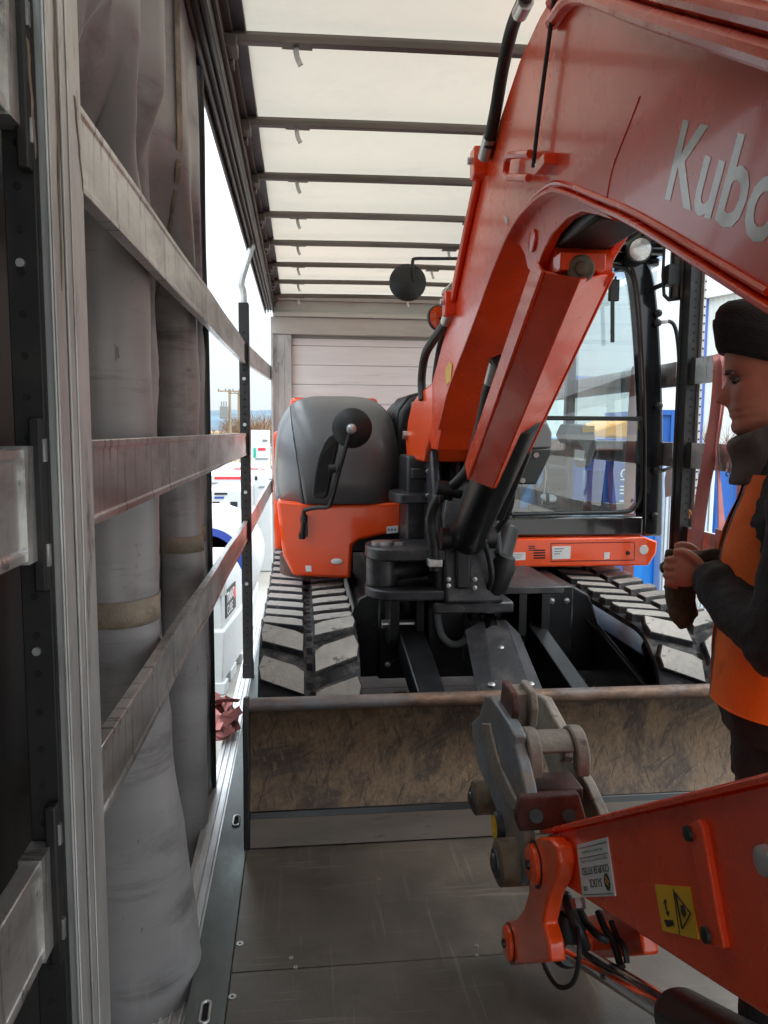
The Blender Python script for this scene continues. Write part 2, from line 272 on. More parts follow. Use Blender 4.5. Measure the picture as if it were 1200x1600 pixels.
# ------------------------------------------------------------------ mesh building
ORG = {}
def thing(name, loc, label, cat, group=None):
    o = bpy.data.objects.new(name, None); COL.objects.link(o); o.location = loc; o.empty_display_size = .1
    o['label'] = label; o['category'] = cat
    if group: o['group'] = group
    ORG[o.name] = Vector(loc); return o
def root_of(p):
    while p.parent: p = p.parent
    return p
def spline(pts, k=6):
    pts = [Vector(p) for p in pts]
    if len(pts) < 3: return pts
    P = [pts[0]*2-pts[1]]+pts+[pts[-1]*2-pts[-2]]; out = []
    for i in range(1, len(P)-2):
        a, b, c, d = P[i-1:i+3]
        for j in range(k):
            t = j/k
            out.append(.5*((2*b)+(c-a)*t+(2*a-5*b+4*c-d)*t*t+(3*b-a-3*c+d)*t**3))
    out.append(pts[-1]); return out
class MB:
    def __init__(s): s.v, s.f, s.m = [], [], []; s.cm = 0
    def add(s, vs, fs):
        n = len(s.v); s.v += [Vector(x) for x in vs]
        for f in fs: s.f.append(tuple(i+n for i in f)); s.m.append(s.cm)
        return s
    def box(s, x0, x1, y0, y1, z0, z1):
        return s.add([(x0, y0, z0), (x1, y0, z0), (x1, y1, z0), (x0, y1, z0), (x0, y0, z1), (x1, y0, z1), (x1, y1, z1), (x0, y1, z1)],
                     [(3, 2, 1, 0), (4, 5, 6, 7), (0, 1, 5, 4), (1, 2, 6, 5), (2, 3, 7, 6), (3, 0, 4, 7)])
    def obox(s, c, a, b, d):                 # centre and three half-axes
        c, a, b, d = map(Vector, (c, a, b, d))
        q = [c+a*i+b*j+d*k for k in (-1, 1) for (i, j) in ((-1, -1), (1, -1), (1, 1), (-1, 1))]
        return s.add(q, [(3, 2, 1, 0), (4, 5, 6, 7), (0, 1, 5, 4), (1, 2, 6, 5), (2, 3, 7, 6), (3, 0, 4, 7)])
    def bar(s, p, q, w, h, upv=(0, 0, 1)):   # rectangular bar from p to q
        p, q = Vector(p), Vector(q); d = q-p; sx = d.cross(Vector(upv)).normalized(); uz = sx.cross(d).normalized()
        return s.obox((p+q)/2, sx*w/2, d/2, uz*h/2)
    def prism(s, pts, off):
        pts = [Vector(p) for p in pts]; off = Vector(off); n = len(pts)
        nrm = Vector((0, 0, 0))
        for i in range(n): nrm += pts[i].cross(pts[(i+1) % n])
        if nrm.dot(off) > 0: pts = pts[::-1]
        fs = [tuple(range(n)), tuple(range(2*n-1, n-1, -1))]+[((i+1) % n, i, n+i, n+(i+1) % n) for i in range(n)]
        return s.add(pts+[p+off for p in pts], fs)
    def cyl(s, p, q, r, r2=None, n=18, cap=True):
        p, q = Vector(p), Vector(q); r2 = r if r2 is None else r2; d = (q-p).normalized()
        a = d.orthogonal().normalized(); b = d.cross(a)
        ring = lambda c, rr: [c+(a*math.cos(2*math.pi*i/n)+b*math.sin(2*math.pi*i/n))*rr for i in range(n)]
        fs = [(i, (i+1) % n, n+(i+1) % n, n+i) for i in range(n)]
        if cap: fs += [tuple(range(n-1, -1, -1)), tuple(range(n, 2*n))]
        return s.add(ring(p, r)+ring(q, r2), fs)
    def loft(s, rings, cap=True):
        n = len(rings[0]); vs = [p for r_ in rings for p in r_]; fs = []
        for k in range(len(rings)-1):
            for i in range(n): fs.append((k*n+i, k*n+(i+1) % n, (k+1)*n+(i+1) % n, (k+1)*n+i))
        if cap: fs += [tuple(range(n-1, -1, -1)), tuple(range((len(rings)-1)*n, len(rings)*n))]
        return s.add(vs, fs)
    def tube(s, pts, r, n=10, k=6, smooth=True):
        pts = spline(pts, k) if smooth else [Vector(p) for p in pts]
        rings = []; prev = None
        for i, p in enumerate(pts):
            d = (pts[min(i+1, len(pts)-1)]-pts[max(i-1, 0)]).normalized()
            a = d.orthogonal().normalized() if prev is None else (prev-d*prev.dot(d)).normalized()
            prev = a; b = d.cross(a); rr = r(i/(len(pts)-1)) if callable(r) else r
            rings.append([p+(a*math.cos(2*math.pi*j/n)+b*math.sin(2*math.pi*j/n))*rr for j in range(n)])
        return s.loft(rings)
    def ribbon(s, pts, wdir, w, t=.004, k=6):  # flat strap
        pts = spline(pts, k); rings = []
        for i, p in enumerate(pts):
            d = (pts[min(i+1, len(pts)-1)]-pts[max(i-1, 0)]).normalized()
            wd = wdir(i/(len(pts)-1)) if callable(wdir) else Vector(wdir)
            a = (wd-d*wd.dot(d)).normalized(); b = d.cross(a)
            rings.append([p+a*w/2+b*t/2, p-a*w/2+b*t/2, p-a*w/2-b*t/2, p+a*w/2-b*t/2])
        return s.loft(rings)
    def grid(s, f, nu, nv, wrap=False):
        vs = [f(i/nu, j/nv) for j in range(nv+1) for i in range(nu+1)]; w = nu+1
        return s.add(vs, [(j*w+i, j*w+i+1, (j+1)*w+i+1, (j+1)*w+i) for j in range(nv) for i in range(nu)])
    def lathe(s, c, ax, prof, n=24):           # prof: (distance along axis, radius)
        c, ax = Vector(c), Vector(ax).normalized(); a = ax.orthogonal().normalized(); b = ax.cross(a)
        return s.loft([[c+ax*h+(a*math.cos(2*math.pi*i/n)+b*math.sin(2*math.pi*i/n))*max(r_, 1e-4) for i in range(n)] for h, r_ in prof])
    def blob(s, c, rx, ry, rz, nu=14, nv=9, rot=None):
        rot = rot or Matrix.Identity(3); c = Vector(c); rings = []
        for j in range(nv+1):
            ph = math.pi*(j/nv)*.998+.001-math.pi/2
            rings.append([c+rot@Vector((rx*math.cos(ph)*math.cos(2*math.pi*i/nu), ry*math.cos(ph)*math.sin(2*math.pi*i/nu), rz*math.sin(ph))) for i in range(nu)])
        return s.loft(rings)
    def build(s, name, m, parent=None, bevel=0., sharp=35, seg=2, solid=0., label=None):
        org = ORG[root_of(parent).name] if parent else Vector((0, 0, 0))
        me = bpy.data.meshes.new(name); me.from_pydata([tuple(v-org) for v in s.v], [], s.f)
        for k in (m if isinstance(m, (list, tuple)) else [m]): me.materials.append(M[k])
        for p, k in zip(me.polygons, s.m): p.material_index = k
        bm = bmesh.new(); bm.from_mesh(me); bmesh.ops.recalc_face_normals(bm, faces=bm.faces)
        th = R(sharp)
        for f in bm.faces: f.smooth = True
        for e in bm.edges:
            if len(e.link_faces) == 2 and e.calc_face_angle(0) > th: e.smooth = False
        bm.to_mesh(me); bm.free()
        o = bpy.data.objects.new(name, me); COL.objects.link(o)
        if parent: o.parent = parent
        if label: o['label'] = label
        if solid:
            q = o.modifiers.new('solid', 'SOLIDIFY'); q.thickness = solid; q.offset = 0
        if bevel:
            q = o.modifiers.new('bevel', 'BEVEL'); q.width = bevel; q.segments = seg; q.limit_method = 'ANGLE'; q.angle_limit = R(30); q.harden_normals = False
        return o
def top(o, label, cat, group=None, kind=None):
    if kind: o['kind'] = kind
    if label: o['label'] = label; o['category'] = cat
    if group: o['group'] = group
    return o
def struct(o): o['kind'] = 'structure'; return o
def lettering(body, size, m, org, xd, yd, parent, name='lettering', ext=.0006, shear=0, cx=1.0, bold=0, align='LEFT', fit=None):
    cu = bpy.data.curves.new('t', 'FONT'); cu.body = body; cu.size = size; cu.extrude = ext; cu.shear = shear; cu.offset = bold; cu.resolution_u = 3
    cu.align_x = align
    to = bpy.data.objects.new('t', cu); COL.objects.link(to)
    me = bpy.data.meshes.new_from_object(to.evaluated_get(bpy.context.evaluated_depsgraph_get()))
    bpy.data.objects.remove(to); bpy.data.curves.remove(cu)
    if fit:
        ws_ = [v.co.x for v in me.vertices]; cx = fit/(max(ws_)-min(ws_))
    xd = Vector(xd).normalized(); yd = Vector(yd); yd = (yd-xd*yd.dot(xd)).normalized(); zd = xd.cross(yd)
    ro = ORG[root_of(parent).name]; o_ = Vector(org)-ro
    for v in me.vertices: v.co = o_+xd*(v.co.x*cx)+yd*v.co.y+zd*v.co.z
    me.materials.clear(); me.materials.append(M[m])
    o = bpy.data.objects.new(name, me); COL.objects.link(o); o.parent = parent; return o

# ================================================================== SETTING
GZ = -1.25
def ground():
    b = MB(); b.add([(-4000, -1500, GZ), (4000, -1500, GZ), (4000, 6000, GZ), (-4000, 6000, GZ)], [(0, 1, 2, 3)])
    return struct(b.build('yard_ground', 'yard'))
ground()

# ================================================================== TRAILER
XL, XR = -.33, 2.15          # lines of the side boards
T = thing('curtainsider_trailer', (.91, 1.0, GZ), 'curtainsider lorry trailer with white roof and open side, carrying the orange excavator', 'trailer')
Y0, Y1 = -1.9, 7.6
# floor: plywood sheets with screws along the seams
seams = [-1.88, -1.5, -.30, .92, 2.135, 4.6, 7.58]
for i in range(len(seams)-1):
    b = MB().box(-.206, 2.03, seams[i]+.0015, seams[i+1]-.0015, -.03, 0)
    fp = b.build('floor_panel', 'ply', T, bevel=.0015, seg=1)
    if i in (2, 3, 4):
        spots = []
        if i == 3: spots = [(375, 1475), (363, 1558), (462, 1512), (745, 1493), (1020, 1478)]
        if i == 4: spots = [(455, 1497), (745, 1478)]
        for (px, py) in spots:
            p = PZ(px, py, 0); big = px < 400
            s = MB().cyl(p+Vector((0, 0, -.002)), p+Vector((0, 0, .0025)), .011 if big else .006, n=14)
            so_ = s.build('screw', 'zinc', fp)
            s = MB(); s.cm = 0; s.cyl(p+Vector((0, 0, .002)), p+Vector((0, 0, .0032)), .004 if big else .0022, n=8)
            s.build('screw_socket', 'hole', fp)
for sx in (-1, 1):
    x0, x1 = (-.316, -.209) if sx < 0 else (2.033, 2.14)
    b = MB().box(x0, x1, Y0, Y1, -.05, .003)
    st = b.build('floor_edge_strip', 'strip', T, bevel=.002)
    for y in ([PZ(325, 1585, 0).y, PZ(362, 1285, 0).y] if sx < 0 else [2.2, 3.2]):
        xc = (x0+x1)/2
        ring = [(xc-.012+.012*0, y, .006)]
        pts = [Vector((xc+.012*math.cos(a), y+(.028 if math.sin(a) > 0 else -.028)+.012*math.sin(a), .007)) for a in [2*math.pi*k/20 for k in range(20)]]
        MB().tube(pts+[pts[0]], .0045, 6, smooth=False).build('lashing_ring', 'zinc', st)
        MB().prism([(p.x, p.y, .0035) for p in pts], (0, 0, .0012)).build('lashing_slot', 'hole', st)
    xo0, xo1 = (-.415, -.319) if sx < 0 else (2.143, 2.24)
    b = MB().box(xo0, xo1, Y0, Y1, -.22, -.06)
    for k in range(3):
        xx = xo0+.016+.028*k; b.box(xx, xx+.008, Y0, Y1, -.061, -.052)
    b.build('side_rave', 'alu', T, bevel=.002)
# chassis and wheels that carry it
for x in (.45, 1.37):
    MB().box(x-.06, x+.06, Y0+.2, Y1-.2, -.62, -.031).build('chassis_beam', 'black', T)
for y in (-1.3, .0):
    for x in (-.15, 1.97):
        w = MB().lathe((x-.16, y, GZ+.5), (1, 0, 0), [(0, .28), (0, .48), (.04, .5), (.28, .5), (.32, .48), (.32, .28), (.2, .22), (.2, .05)], 28)
        w.build('wheel', 'tyre', T)
    MB().cyl((-.15, y, GZ+.5), (1.97, y, GZ+.5), .07).build('axle', 'black', T)
    for x in (.45, 1.37): MB().box(x-.05, x+.05, y-.1, y+.1, GZ+.45, -.62).build('axle_hanger', 'black', T)
for x in (.2, 1.62):
    MB().box(x-.05, x+.05, 5.9, 6.0, GZ+.02, -.05).box(x-.12, x+.12, 5.83, 6.07, GZ, GZ+.03).build('landing_leg', 'black', T)

# roof: translucent canvas, bows with hooks, side rails
BOWS = [2.672+.682*k for k in range(-6, 8)]
def canv(u, v):
    y = Y0+(Y1-Y0)*v; x = -.20+2.24*u
    k = ((y-2.672) % .682)/.682
    return (x, y, 2.888-.016*math.sin(math.pi*k)+.02*math.sin(math.pi*u)+.006*noise.noise(Vector((x*3, y*5, 2)))+.003*noise.noise(Vector((x*11, y*4, 5))))
MB().grid(canv, 48, 180).build('roof_canvas', 'canvas', T)
for sx in (-1, 1):
    s = lambda x: x if sx < 0 else 1.82-x
    def bx(b, a, c, z0, z1): b.box(min(s(a), s(c)), max(s(a), s(c)), Y0, Y1, z0, z1)
    b = MB(); bx(b, -.235, -.165, 2.868, 2.894); b.build('canvas_edging', 'canvas_edge', T, bevel=.004)
    b = MB(); bx(b, -.31, -.236, 2.735, 2.90); bx(b, -.2355, -.205, 2.845, 2.867); bx(b, -.322, -.3105, 2.70, 2.90); bx(b, -.235, -.222, 2.76, 2.775); bx(b, -.235, -.226, 2.81, 2.818)
    bx(b, -.296, -.284, 2.712, 2.734); bx(b, -.27, -.262, 2.718, 2.734); bx(b, -.248, -.236, 2.705, 2.734)
    b.build('roof_side_rail', 'rail', T, bevel=.003)
for i, y in enumerate(BOWS):
    b = MB(); pts = [(-.21, y, 2.842), (-.15, y, 2.846), (.9, y, 2.858), (1.97, y, 2.846), (2.03, y, 2.842)]
    rings = []
    for p in spline(pts, 6):
        rings.append([(p.x, y-.016, p.z-.014), (p.x, y+.016, p.z-.014), (p.x, y+.02, p.z+.006), (p.x, y+.012, p.z+.02), (p.x, y-.012, p.z+.02), (p.x, y-.02, p.z+.006)])
    b.loft(rings); bw = b.build('roof_bow', 'bow', T, bevel=.003)
    for x in (-.222, 2.042): MB().box(x-.03, x+.03, y-.045, y+.045, 2.80, 2.842).box(x-.012, x+.012, y+.05, y+.11, 2.79, 2.835).build('bow_carriage', 'bow', bw, bevel=.003)
    for x in (0.0, 1.04):
        w = .03*(1+.1*math.sin(i*3))
        MB().ribbon([(x-.004, y, 2.835), (x-.003, y+.002, 2.812), (x+.003, y+.0, 2.790), (x+.011, y-.004, 2.772)], (0.9, -.2, .1), .018, .005, 3).build('roof_hook', 'zinc', bw)
        MB().box(x-.05, x+.05, y-.024, y+.024, 2.832, 2.84).build('hook_plate', 'bow', bw)
# headboard
HB = MB().box(-.10, 1.92, 7.62, 7.66, -.03, 2.50).build('headboard', 'beam', T)
z = .0; k = 0
while z < 2.46:
    h = .185; z1 = min(z+h, 2.475)
    MB().box(-.068, 1.89, 7.585, 7.62, z+.002, z1-.002).build('plank', 'plank', HB, bevel=.003); z = z1; k += 1
for a, c in ((-.262, -.07), (1.892, 2.085)):
    b = MB().box(a, c, 7.52, 7.70, -.03, 2.50).box(a+.06, a+.066, 7.512, 7.52, 0, 2.48).box(a+.12, a+.126, 7.512, 7.52, 0, 2.48)
    b.build('corner_post', 'galv', T, bevel=.004)
b = MB().box(-.265, 2.09, 7.50, 7.72, 2.503, 2.66).box(-.24, 2.06, 7.46, 7.72, 2.663, 2.70).box(-.235, 2.055, 7.55, 7.72, 2.703, 2.82).box(-.235, 2.055, 7.50, 7.549, 2.703, 2.72).box(-.235, 2.055, 7.52, 7.72, 2.8205, 2.86)
b.build('header_beam', 'beam', T, bevel=.004)
MB().box(-.262, -.245, 7.44, 7.50, 0, 2.5).build('corner_strip', 'galv', T)

# side posts
def holes(b, pt, n, dz, axis, rx=.006):
    for i in range(n):
        c = Vector(pt)+Vector((0, 0, dz*i))
        d = Vector((0, -1, 0)) if axis == 'y' else Vector((1, 0, 0))
        b.cyl(c-d*.001, c+d*.0012, rx, n=10)
V3 = Vector
def big_post(y0, s=1, x=-.30):
    m = lambda v: v if s > 0 else 1.82-v
    def bx(b, a, c, *r): b.box(min(m(a), m(c)), max(m(a), m(c)), *r)
    b = MB(); bx(b, -.352, -.302, y0+.012, y0+.135, 0.004, 2.70)
    bx(b, -.3015, -.298, y0, y0+.05, .004, 2.70); bx(b, -.3015, -.298, y0+.064, y0+.145, .004, 2.70)
    bx(b, -.298, -.2955, y0+.002, y0+.03, .004, 2.70); bx(b, -.298, -.2955, y0+.085, y0+.144, .004, 2.70)
    o = b.build('side_post', 'galv', T, bevel=.002)
    b = MB(); bx(b, -.350, -.312, y0-.004, y0+.0115, .004, 2.65); pf = b.build('post_flange', 'darkpost', o, bevel=.002)  # shade on this camera-facing side is put into the dark colour
    b = MB(); holes(b, (m(-.333), y0-.0045, .12), 50, .05, 'y', .0045); b.build('flange_hole', 'hole', pf)['kind'] = 'stuff'
    for zz in (.55, 1.02, 1.30, 1.52, 1.78):
        MB().cyl((m(-.333), y0-.004, zz), (m(-.333), y0-.008, zz), .0055, n=8).build('bolt', 'zinc', pf)
    for zc in (1.0, 1.495, 2.0):
        for yy in ((y0+.146, y0+.166) if 1 else 0, (y0-.024, y0-.004)):
            b = MB(); bx(b, -.36 if yy[0] > y0 else -.327, -.312, yy[0], yy[1], zc-.115, zc+.10); q = b.build('board_socket', 'darkpost', o, bevel=.003)
            for dz in (-.07, .06):
                b = MB(); bx(b, -.313, -.309, sum(yy)/2-.004, sum(yy)/2+.004, zc+dz-.014, zc+dz+.014); b.build('socket_slot', 'zinc', q)
    b = MB(); bx(b, -.2952, -.2942, y0+.102, y0+.112, .34, .372); b.build('post_slot', 'hole', o); return o
PO = big_post(1.0)
b = MB()
for (px0, y0_, y1_, w) in ((83, -40, 455, 6), (42, 60, 250, 5), (116, 150, 300, 4)):
    p0, p1 = PX(px0, y0_, -.2952), PX(px0+14, y1_, -.2952); n_ = 8
    pts = [V3((-.2950, p0.y+(p1.y-p0.y)*i/n_+.002*math.sin(i*2.1), p0.z+(p1.z-p0.z)*i/n_)) for i in range(n_+1)]
    hw_ = [w*.0009*(1-.5*(i/n_)**2) for i in range(n_+1)]; hw_[-1] = .0006
    b.prism([p+V3((0, -h_, 0)) for p, h_ in zip(pts, hw_)]+[p+V3((0, h_, 0)) for p, h_ in list(zip(pts, hw_))[::-1]], (.0004, 0, 0))
b.build('drip_stain', 'wirebrown', PO)['kind'] = 'stuff'
for x0_, x1_ in ((-.43, -.30), (2.12, 2.25)): MB().box(x0_, x1_, -1.9, -1.76, .004, 2.70).build('rear_corner_post', 'galv', T, bevel=.005)
MB().box(-.36, 2.18, -1.9, -1.78, 2.702, 2.86).build('rear_header', 'beam', T, bevel=.005)
def thin_post(y, s=1, zt=2.36, x=-.335):
    m = lambda v: v if s > 0 else 1.82-v
    def bx(b, a, c, *r): b.box(min(m(a), m(c)), max(m(a), m(c)), *r)
    b = MB(); bx(b, x-.03, x+.03, y-.012, y+.075, .004, zt)
    bx(b, x-.034, x+.034, y-.016, y+.08, .004, .10)
    o = b.build('side_post', 'darkpost', T, bevel=.003)
    b = MB(); holes(b, (m(x), y-.0128, .2), int((zt-.3)/.045), .045, 'y', .007); b.build('post_hole', 'hole', o)['kind'] = 'stuff'
    for zz in (.62, .9, 1.2, 1.62, 1.9): MB().cyl((m(x), y-.012, zz), (m(x), y-.02, zz), .011, n=8).build('bolt', 'zinc', o)
    b = MB(); b.tube([(m(x), y+.03, zt-.1), (m(x), y+.03, zt+.06), (m(x-.012), y+.03, zt+.12), (m(x+.015), y+.03, zt+.22), (m(x+.06), y+.03, 2.72)], .019, 8); b.build('post_top', 'zinc', o)
thin_post(4.86)
# right-hand side post: wide perforated column behind the cab
def right_post(y):
    b = MB().box(2.135, 2.195, y, y+.10, .004, 2.62).box(2.128, 2.135, y-.008, y+.02, .004, 2.62).box(2.128, 2.135, y+.08, y+.108, .004, 2.62)
    o = b.build('side_post', 'darkpost', T, bevel=.003)
    b = MB(); holes(b, (2.165, y-.0008, .2), 50, .045, 'y', .006); b.build('post_hole', 'hole', o)['kind'] = 'stuff'
    MB().box(2.197, 2.212, y-.03, y+.02, .004, 2.62).build('post_channel', 'galv', o, bevel=.002)
    b = MB(); holes(b, (2.2045, y-.031, .2), 50, .045, 'y', .005); b.build('channel_hole', 'hole', o)['kind'] = 'stuff'
    return o
right_post(4.10); right_post(.2)

# side boards (lift out of their sockets, so each is a thing)
def board(y0, y1, z0, z1, x0, x1, h, label, ripple=0, th=.024):
    o = thing('side_board', (x0, y0, z0), label, 'side board', 'aluminium side boards between the trailer posts')
    n = 24; rings = []
    for i in range(n+1):
        t = i/n; y = y0+(y1-y0)*t; zc = z0+(z1-z0)*t; x = x0+(x1-x0)*t+ripple*math.sin(t*17)*math.sin(math.pi*t)
        rings.append([(x-th/2, y, zc-h/2), (x+th/2, y, zc-h/2), (x+th/2, y, zc-h/2+.012), (x+th/2-.003, y, zc-h/2+.016), (x+th/2-.003, y, zc+h/2-.016), (x+th/2, y, zc+h/2-.012), (x+th/2, y, zc+h/2), (x-th/2, y, zc+h/2)])
    b = MB().loft(rings); b.build('board_profile', 'board', o, bevel=.0015, seg=1)
    MB().box(x1-th/2-.002, x1+th/2+.002, y1-.05, y1-.002, z1-h/2-.003, z1+h/2+.003).build('end_cap', 'board' if y1 < 1 else 'darkpost', o)
    return o
board(1.17, 4.845, 2.0, 2.055, -.335, -.335, .128, 'dirty aluminium side board above eye level, crossing in front of the bunched grey curtain', .002)
board(1.17, 4.845, 1.497, 1.50, -.335, -.335, .135, 'dirty aluminium side board at eye level with an orange reflection at its far end', .002)
board(1.17, 4.845, 1.005, .962, -.335, -.335, .125, 'dirty aluminium side board at waist height in front of the bunched grey curtain', .003)
board(-1.7, .994, 2.0, 2.0, -.335, -.335, .13, 'pinkish side board in the nearest left bay, topmost of its three')
board(-1.7, .994, 1.49, 1.49, -.335, -.335, .135, 'grey side board in the nearest left bay, middle of its three')
board(-1.7, .994, .98, .98, -.335, -.335, .13, 'grey side board in the nearest left bay, lowest of its three')
board(4.945, 7.46, 2.06, 2.13, -.33, -.275, .125, 'short upper side board running from the perforated post to the white headboard')
board(4.945, 7.46, .965, 1.06, -.33, -.275, .125, 'short lower side board running from the perforated post to the headboard beside the hood')
board(.36, 4.085, 1.92, 1.92, 2.16, 2.16, .14, 'upper grey side board behind the man and the hanging red straps')
board(.36, 4.085, 1.46, 1.46, 2.16, 2.16, .14, 'middle grey side board behind the man, crossed by the red straps')
board(.36, 4.085, .99, .99, 2.16, 2.16, .14, 'lowest reddish side board behind the man\'s hands, with a dry leaf on it')
board(4.25, 7.46, 1.92, 1.92, 2.16, 2.10, .14, 'upper side board behind the excavator cab glass')
board(4.25, 7.46, 1.46, 1.46, 2.16, 2.10, .14, 'lower side board behind the excavator cab glass')

# curtains
def sm(t): t = max(0, min(1, t)); return t*t*(3-2*t)
def arc(cx, cy, r_, a0, a1, n=16): return [(cx+r_*math.cos(R(a0+(a1-a0)*k/n)), cy+r_*math.sin(R(a0+(a1-a0)*k/n))) for k in range(n+1)]
LOWP = [(-.56, 1.36), (-.47, 1.42), (-.44, 1.50), (-.48, 1.58), (-.58, 1.66)]+arc(-.478, 2.0, .118, -150, 128)+[(-.60, 2.04), (-.60, 2.30), (-.50, 2.46), (-.46, 2.60), (-.50, 2.74), (-.58, 2.86)]+arc(-.478, 3.14, .088, -160, 100, 12)+[(-.53, 3.30), (-.46, 3.36), (-.415, 3.40), (-.405, 3.45)]
HIGHP = [(-.35, 1.17), (-.315, 1.22), (-.30, 1.28), (-.29, 1.36), (-.285, 1.43), (-.283, 1.50), (-.29, 1.555), (-.335, 1.58), (-.372, 1.64), (-.350, 1.70), (-.305, 1.75), (-.283, 1.80), (-.31, 1.85), (-.355, 1.93), (-.365, 2.03), (-.335, 2.12), (-.300, 2.20), (-.305, 2.33), (-.295, 2.45)]
NS = 190
def resamp(P, k):
    pts = spline([Vector((a, b_, 0)) for a, b_ in P], k); L_ = [0]
    for a, c in zip(pts, pts[1:]): L_.append(L_[-1]+(c-a).length)
    out = []; q = 0
    for n_ in range(NS):
        d = L_[-1]*n_/(NS-1)
        while q < len(L_)-2 and L_[q+1] < d: q += 1
        t_ = (d-L_[q])/max(1e-6, L_[q+1]-L_[q]); out.append(pts[q].lerp(pts[q+1], t_))
    return out
LS = resamp(LOWP, 4); HS = resamp(HIGHP, 9)
def curt(i, z, off=0):
    t = sm((z-2.0)/.34)
    p = LS[i].lerp(HS[i], t); y = p.y; x = p.x
    if z < 1.05:                                   # the near roll swells and slides forward towards the hem
        d = (1.05-z)/1.67; g_ = math.exp(-((y-2.0)/.32)**4)
        x += d*.8*(x+.478)*g_; y += d*(.30+.75*(y-2.0))*g_
    wob = noise.noise(Vector((y*2.4, z*1.1, 3.1)))*.016+noise.noise(Vector((y*7, z*3.3, 7)))*.006-abs(noise.noise(Vector((y*4.5+z*1.3, z*2.1, 11))))*.020
    # slanting creases under the rail
    if z > 2.1: wob = wob*.5+.022*sm((z-2.1)/.2)*math.exp(-((y-1.30-.36*(z-2.15))/.035)**2)-.02*sm((z-2.1)/.2)*math.exp(-((y-1.38-.36*(z-2.15))/.04)**2)
    return Vector((x+wob+off, y-off*.9, z))
ZT, ZB = 2.86, -.62
def curtain_strip(b, i0, i1, z0, z1, nz_, off):
    rows = [[curt(i, z0+(z1-z0)*j/nz_, off) for i in range(i0, i1)] for j in range(nz_+1)]
    w = i1-i0; b.add([p for r_ in rows for p in r_], [(j*w+i, j*w+i+1, (j+1)*w+i+1, (j+1)*w+i) for j in range(nz_) for i in range(w-1)])
b = MB(); curtain_strip(b, 0, NS, ZB, ZT, 70, 0); CU = b.build('curtain', 'curtain', T, sharp=60, solid=.0025)
for z0, z1 in ((1.10, 1.165), (-.46, -.38)):
    b = MB(); curtain_strip(b, 0, NS, z0, z1, 2, .0045); b.build('curtain_webbing', 'webbing', CU, sharp=60, solid=.002)
for i0 in (148,):
    b = MB(); curtain_strip(b, i0, i0+4, ZB, ZT, 60, .006); b.build('curtain_strap', 'webbing', CU, sharp=60, solid=.002)
MB().tube([(-.405, 3.46, ZB), (-.405, 3.47, 1.0), (-.405, 3.47, 1.95), (-.36, 3.02, 2.25), (-.31, 2.6, 2.5), (-.30, 2.5, 2.68)], .017, 12).build('curtain_pole', 'darkpost', CU)
MB().box(-.40, -.33, 1.19, 1.232, -.2, 1.92).build('hanging_webbing', 'webbing', T, bevel=.002)
MB().lathe((-.40, 3.46, -.58), (0, -.2, 1), [(0, .02), (.02, .03), (.08, .03), (.1, .02)], 12).build('pole_buckle', 'black', CU)
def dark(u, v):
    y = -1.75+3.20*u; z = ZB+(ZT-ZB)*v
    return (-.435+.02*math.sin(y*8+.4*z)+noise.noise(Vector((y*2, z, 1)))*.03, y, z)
MB().grid(dark, 90, 20).build('curtain', 'curtain_shade', T, sharp=60, solid=.003, label='curtain panel painted near-black for shade')

# ================================================================== EXCAVATOR
E = thing('excavator', (.92, 4.8, 0), 'orange and grey tracked excavator with folded boom, loaded on the trailer bed', 'excavator')
V = Vector
def pxs(pts, X): return [PX(a, b_, X) for a, b_ in pts]
def pys(pts, Y): return [PY(a, b_, Y) for a, b_ in pts]

# ---------------------------------------------------------------- tracks
def track_path():
    c1, r1, c2, r2 = (3.42, .36), .325, (5.72, .40), .365; P = []
    for i in range(25):
        a = -math.pi/2-math.pi*i/24; P.append((c1[0]+r1*math.cos(a), c1[1]+r1*math.sin(a)))
    for i in range(1, 20):
        t = i/20; P.append((c1[0]+(c2[0]-c1[0])*t, .685+(.765-.685)*t-.018*math.sin(math.pi*t)))
    for i in range(25):
        a = math.pi/2-math.pi*i/24; P.append((c2[0]+r2*math.cos(a), c2[1]+r2*math.sin(a)))
    for i in range(1, 20):
        t = i/20; P.append((c2[0]+(c1[0]-c2[0])*t, .035))
    return P
TP = track_path()
def at_len(P, s):
    n = len(P)
    for i in range(n):
        a, c = P[i], P[(i+1) % n]; d = math.hypot(c[0]-a[0], c[1]-a[1])
        if s <= d:
            t = s/d; return (a[0]+(c[0]-a[0])*t, a[1]+(c[1]-a[1])*t), ((c[0]-a[0])/d, (c[1]-a[1])/d)
        s -= d
    return P[0], (0, 1)
TL = sum(math.hypot(TP[(i+1) % len(TP)][0]-TP[i][0], TP[(i+1) % len(TP)][1]-TP[i][1]) for i in range(len(TP)))
NL = 40; PITCH_L = TL/NL
